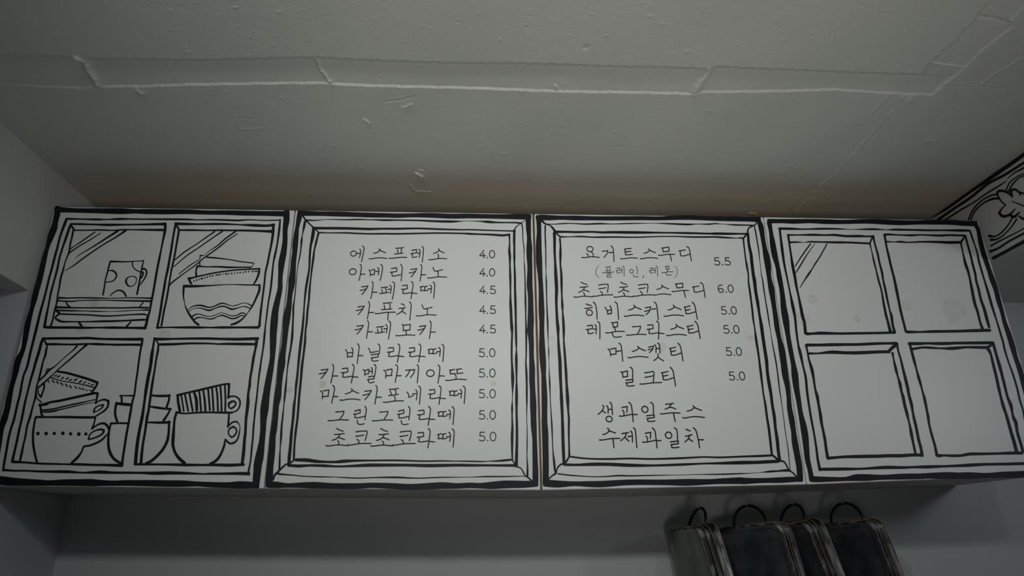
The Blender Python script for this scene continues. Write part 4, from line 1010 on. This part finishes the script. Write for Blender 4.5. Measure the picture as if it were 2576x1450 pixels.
LABELS = [
    ('white wall cabinet beside left wall, door painted with cups, bowls and plates', 'painted_window_drawing'),
    ('white wall cabinet whose menu door starts with a 4.0 price, ten priced drinks', 'menu'),
    ('white wall cabinet whose menu door lists six priced drinks from 5.5', 'menu'),
    ('white wall cabinet at right end, door painted with four empty window panes', 'painted_window_drawing')]
GAPL = [0.0, 1.2, 2.1, 0.9]
GAPR = [1.2, 2.3, 0.9, 0.0]
for i in range(4):
    root = empty('wall_cabinet', (0, 0, 0))
    tag(root, LABELS[i][0], 'cabinet')
    tl, tr = P(TOPS[i][0] + GAPL[i], TOPS[i][1]), P(TOPS[i + 1][0] - GAPR[i], TOPS[i + 1][1])
    bl, br = P(BOTS[i][0] + GAPL[i], BOTS[i][1]), P(BOTS[i + 1][0] - GAPR[i], BOTS[i + 1][1])
    if i == 0:
        tl[0] = max(tl[0], 0.002); bl[0] = max(bl[0], 0.002)
    root.location = ((bl[0] + br[0]) / 2, DEP, 0)
    bpy.context.view_layer.update()
    off = Vector(root.location)
    # carcass: top, bottom, back and two side panels
    xl = max(0.002, (P(*TOPS[i])[0] + P(*BOTS[i])[0]) / 2 + 0.0003)
    xr_ = (P(*TOPS[i + 1])[0] + P(*BOTS[i + 1])[0]) / 2 - 0.0003
    yb, yf = DEP - 0.0005, 0.0195
    zb_f, zt = max(bl[2], br[2]) + 0.0015, min(tl[2], tr[2]) - 0.004

    def panel(name, q, mat=M_side):
        vs = [Vector(v) - off for v in q]
        return link_mesh(name, vs, [(0, 1, 2, 3), (4, 7, 6, 5), (0, 4, 5, 1), (1, 5, 6, 2), (2, 6, 7, 3), (3, 7, 4, 0)], mat, root)
    t = 0.016
    zl, zr = bl[2] + 0.0012, br[2] + 0.0012
    zlb, zrb = bl[2] + 0.005, br[2] + 0.005
    panel('bottom_panel', [(xl, yf, zl), (xr_, yf, zr), (xr_, yb, zrb), (xl, yb, zlb), (xl, yf, zl + t), (xr_, yf, zr + t), (xr_, yb, zrb + t), (xl, yb, zlb + t)])
    panel('top_panel', [(xl, yf, zt - t), (xr_, yf, zt - t), (xr_, yb, zt - t), (xl, yb, zt - t), (xl, yf, zt), (xr_, yf, zt), (xr_, yb, zt), (xl, yb, zt)])
    panel('side_panel', [(xl, yf, zl + t), (xl + t, yf, zl + t), (xl + t, yb, zlb + t), (xl, yb, zlb + t), (xl, yf, zt - t), (xl + t, yf, zt - t), (xl + t, yb, zt - t), (xl, yb, zt - t)])
    panel('side_panel', [(xr_ - t, yf, zr + t), (xr_, yf, zr + t), (xr_, yb, zrb + t), (xr_ - t, yb, zrb + t), (xr_ - t, yf, zt - t), (xr_, yf, zt - t), (xr_, yb, zt - t), (xr_ - t, yb, zt - t)])
    panel('back_panel', [(xl + t, yb - 0.006, zlb + t), (xr_ - t, yb - 0.006, zrb + t), (xr_ - t, yb, zrb + t), (xl + t, yb, zlb + t), (xl + t, yb - 0.006, zt - t), (xr_ - t, yb - 0.006, zt - t), (xr_ - t, yb, zt - t), (xl + t, yb, zt - t)])
    if i in (1, 2):       # bare brown lipping seen in the slit between the two menu doors
        x0_, x1_ = ((xr_ - 0.0036, xr_ - 0.00005) if i == 1 else (xl + 0.00005, xl + 0.0036))
        a_, b_ = (zr if i == 1 else zl) + 0.004, zt - 0.006
        dx_ = (br[0] - tr[0]) if i == 1 else (bl[0] - tl[0])
        panel('edge_lipping', [(x0_ + dx_ / 2, 0.0022, a_), (x1_ + dx_ / 2, 0.0022, a_), (x1_ + dx_ / 2, yf, a_), (x0_ + dx_ / 2, yf, a_), (x0_ - dx_ / 2, 0.0022, b_), (x1_ - dx_ / 2, 0.0022, b_), (x1_ - dx_ / 2, yf, b_), (x0_ - dx_ / 2, yf, b_)], M_edge)
    # door: a board with eased edges
    bm = bmesh.new()
    q = [bl, br, tr, tl]
    f0 = [bm.verts.new(Vector((v[0], 0.0, v[2])) - off) for v in q]
    f1 = [bm.verts.new(Vector((v[0], 0.018, v[2])) - off) for v in q]
    bm.faces.new(f0)
    bm.faces.new(f1[::-1])
    for k in range(4):
        k2 = (k + 1) % 4
        bm.faces.new([f0[k2], f0[k], f1[k], f1[k2]])
    bmesh.ops.bevel(bm, geom=bm.edges[:], offset=0.0028, segments=3, profile=0.5, affect='EDGES')
    door = bm_obj('door', bm, M_door, root)
    # brush drawing on the door
    minv = Vector(off)
    for nm, txt in DRAW[i]:
        o = paint(nm, parse(txt), M_ink, door, 1, -0.0006)
        o.data.transform(Matrix.Translation(-minv))
    if i in MENU:
        for tile, y0, em, chars in MENU[i]:
            cl = [(c[0], float(c[1:])) for c in chars.split()]
            small = em < 100
            st = lettering(0, y0, em, tile, cl, 0.98 if not small else 0.9, 0.004 if i == 1 else 0.0)
            if small:
                st += parse('R5 623,522,2.5 603,552,4 596,582,4.5 603,610,4 626,631,2.5 ; R5 1298,525,2.5 1316,552,4 1320,580,4.5 1314,606,4 1294,632,2.5 ; R5 1018,612,6 1020,622,6 1011,634,3')
            o = paint('menu_item', st, M_ink2, door, 1, -0.0006)
            o.data.transform(Matrix.Translation(-minv))
        for tile, x0, y0, h, sx, s in PRICE[i]:
            ox, oy, sc = TSC[tile]
            st = []
            for ch, dx in zip(s, (0, 143, 183 if s[2] == '0' else 193)):
                ds = [[(0, 128)]] if ch == '.' else DIG[ch]
                for d in ds:
                    pts = []
                    for a, b_ in d:
                        px = ox + (x0 + (dx + a) * 0.5 * sx) / sc
                        py = oy + (y0 + b_ * h / 135.0) / sc
                        px += (py - (oy + (y0 + h / 2) / sc)) * (px - 1221) / (py + 3813)
                        pts.append((px, py, (24 if ch == '.' else 15.5) * 0.5 / sc))
                    st.append(pts)
            o = paint('menu_price', st, M_ink2, door, 1, -0.0006)
            o.data.transform(Matrix.Translation(-minv))

for nm, txt in MURAL:
    paint(nm, parse(txt), M_ink, beam, 0, XR - 0.0006)

# ------------------------------------------------------------------ hooks and hanging tins
M_hook = new_mat('coated_wire', (0.46, 0.46, 0.42), 0.4, 0.5)
M_rust = noise_mat('dark_rusted_rod', (0.012, 0.010, 0.009), (0.035, 0.022, 0.016), 40, 0.55, 0.0003, 120, 0.5, 0.6)
M_tin = noise_mat('blackened_sheet_metal', (0.030, 0.041, 0.046), (0.095, 0.105, 0.105), 17, 0.42, 0.0003, 90, 0.5, 0.3, stretch=(1, 1, 1), lo=0.40, hi=0.70)
M_tin2 = noise_mat('dull_grey_sheet_metal', (0.13, 0.142, 0.128), (0.25, 0.265, 0.24), 22, 0.55, 0.0004, 90, 0.5, 0.3, stretch=(1.0, 1.0, 0.35))
M_rim = noise_mat('scuffed_rim_metal', (0.020, 0.018, 0.017), (0.42, 0.42, 0.42), 30, 0.34, 0.0006, 80, 0.5, 0.4, stretch=(1, 1, 0.4), lo=0.48, hi=0.72)
M_cop = noise_mat('worn_copper_edge', (0.16, 0.09, 0.06), (0.52, 0.38, 0.30), 45, 0.4, 0.0, 60, 0.5, 0.3)


def rrect(w_top, w_bot, h, r, inset=0.0, n=6):
    """closed outline (x, z) of a rounded box hanging from z=0 downwards"""
    ht, hb = w_top / 2 - inset, w_bot / 2 - inset
    zt, zb = -inset, -h + inset
    rr = max(r - inset, 0.002)
    pts = []
    for cx, cz, a0 in ((ht - rr, zt - rr, 0), (-ht + rr, zt - rr, 90), (-hb + rr, zb + rr, 180), (hb - rr, zb + rr, 270)):
        for k in range(n + 1):
            a = math.radians(a0 + 90 * k / n)
            pts.append((cx + rr * math.cos(a), cz + rr * math.sin(a)))
    return pts


def make_tin(w=0.190, h=0.27, T=0.056, wb=0.220, ringd=0.088, face=None):
    """returns dict name -> (verts, faces); origin where the ring hangs on the hook"""
    z0 = 0.0      # top of the body
    R = 0.030
    parts = []
    prof = [(0.0, 0.0045), (0.0016, 0.0), (0.0125, 0.0), (0.0150, 0.0030), (0.0175, 0.0030), (0.0195, 0.0), (0.0260, 0.0), (0.0280, 0.0030), (0.0300, 0.0030), (0.0320, 0.0), (0.0385, 0.0), (0.0405, 0.0030), (0.0430, 0.0030), (0.0450, 0.0), (0.0544, 0.0), (0.0560, 0.0045)]
    V, F = [], []
    n = None
    for (t, ins) in prof:
        o = rrect(w, wb, h, R, ins)
        n = len(o)
        V += [(x, t - T / 2, z + z0) for x, z in o]
    for i in range(len(prof) - 1):
        for k in range(n):
            k2 = (k + 1) % n
            F.append((i * n + k, i * n + k2, (i + 1) * n + k2, (i + 1) * n + k))
    parts.append(('rim', V, F, M_rim))
    # faces: a shallow pressed panel on either side
    for sgn in (-1, 1):
        V, F = [], []
        for ins, d in ((0.0045, 0.0), (0.0125, 0.0), (0.0145, 0.0016), (0.018, 0.0022)):
            o = rrect(w, wb, h, R, ins)
            V += [(x, sgn * (T / 2 - d), z + z0) for x, z in o]
        for i in range(3):
            for k in range(n):
                k2 = (k + 1) % n
                F.append((i * n + k, i * n + k2, (i + 1) * n + k2, (i + 1) * n + k))
        F.append(tuple(3 * n + k for k in range(n)))
        parts.append(('face_panel', V, F, face or M_tin))
    # worn edges of the bands
    for t in (0.0016, 0.0185, 0.0325, 0.0544):
        o = rrect(w, wb, h, R, -0.0002)
        V, F = tube([(x, t - T / 2, z + z0) for x, z in o], 0.0008, 6, True)
        parts.append(('edge_bead', V, F, M_cop))
    # ring handle: an arch that dives into the top of the tin
    rd = ringd / 2
    path = []
    for k in range(25):
        a = math.radians(-22 + 224 * k / 24)
        path.append((rd * math.cos(a), 0, -rd - 0.003 + rd * math.sin(a) * 1.0))
    V, F = tube(path, 0.0036, 10)
    parts.append(('ring_handle', V, F, M_rust))
    return parts


TIN_Y = 0.205
specs = [  # hook px, contact px, yaw (deg, face turned to the left), body lean, ring tilt, material, label
    ((1763, 1239), (1763, 1276), 81, 10, 19, -0.017, M_tin2, 'grey-faced metal tin hanging leftmost, ribbed edge towards the room'),
    ((1881, 1236), (1883, 1270), 47, 5, 4, 0.0, M_tin, 'dark metal tin hanging second from left, wide face with scratches in full view'),
    ((1998, 1232), (1999, 1267), 74, 11, 17, -0.010, M_tin, 'dark metal tin hanging third from left, mostly hidden, ribbed copper edge showing'),
    ((2119, 1229), (2124, 1264), 58, 7, 3, -0.012, M_tin, 'dark metal tin hanging rightmost, rounded corner against the bare back wall')]
HK = ['thin wire cup hook under the cabinet carrying the grey-faced tin', 'thin wire cup hook under the cabinet, second from left, with wide dark tin',
      'thin wire cup hook under the cabinet, second from right', 'thin wire cup hook under the cabinet carrying the rightmost tin']
tin_parts = {}
for k, (hp, cp, yaw, lean, tilt, bdx, fmat, lab) in enumerate(specs):
    c = hit(cp[0], cp[1], 1, TIN_Y)
    root = empty('hanging_tin', tuple(c))
    tag(root, lab, 'tin', 'metal tins hanging under the cabinets')
    key = fmat.name
    if key not in tin_parts:
        objs = []
        for nm, V, F, mt in make_tin(face=fmat):
            objs.append(link_mesh(nm, V, F, mt, root, smooth=nm in ('ring_handle', 'edge_bead')))
        tin_parts[key] = objs
    else:
        for o in tin_parts[key]:
            d = o.copy()
            C.objects.link(d)
            d.parent = root
    Mb = Matrix.Rotation(math.radians(-lean), 4, 'Y') @ Matrix.Rotation(math.radians(-yaw), 4, 'Z')
    Mr = Matrix.Rotation(math.radians(tilt), 4, 'Y') @ Matrix.Rotation(math.radians(-yaw), 4, 'Z')
    feet = Matrix.Rotation(math.radians(tilt), 4, 'Y') @ Vector((0, 0, -0.050)) + Vector((bdx, 0, 0))
    for ch in root.children:
        if ch.name.startswith('ring_handle'):
            ch.matrix_local = Mr
        else:
            ch.matrix_local = Matrix.Translation(feet) @ Mb
    # hook
    hx, hz = c[0] + 0.0015, c[2]
    hk = empty('cup_hook', (hx, TIN_Y, 0.0))
    tag(hk, HK[k], 'hook', 'cup hooks under the cabinets')
    zc = hz + 0.0085       # centre of the hook bowl
    rr = 0.0125
    zs = min(zc + rr + 0.005, -0.004)
    pth = [(0, 0, -0.0005), (0, 0, zs * 0.6), (-0.0005, 0, zs), (-0.0075, 0, zc + rr * 0.75), (-rr + 0.0005, 0, zc + 0.004)]
    for a in range(190, 361, 17):
        pth.append((rr * math.cos(math.radians(a)), 0, zc + rr * math.sin(math.radians(a))))
    pth.append((rr + 0.003, 0, zc + 0.009))
    # smooth the path
    A = [np.array(q) for q in pth]
    sm = []
    for a in range(len(A) - 1):
        p0 = A[a - 1] if a else A[0]
        p3 = A[a + 2] if a + 2 < len(A) else A[-1]
        for j in range(3):
            sm.append(cr(p0, A[a], A[a + 1], p3, j / 3))
    sm.append(A[-1])
    V, F = tube(sm, 0.0012, 8)
    link_mesh('wire', V, F, M_hook, hk, smooth=True)
    V, F = tube([(0, 0, 0.0005), (0, 0, -0.0018)], 0.0042, 14)
    link_mesh('collar', V, F, M_hook, hk)
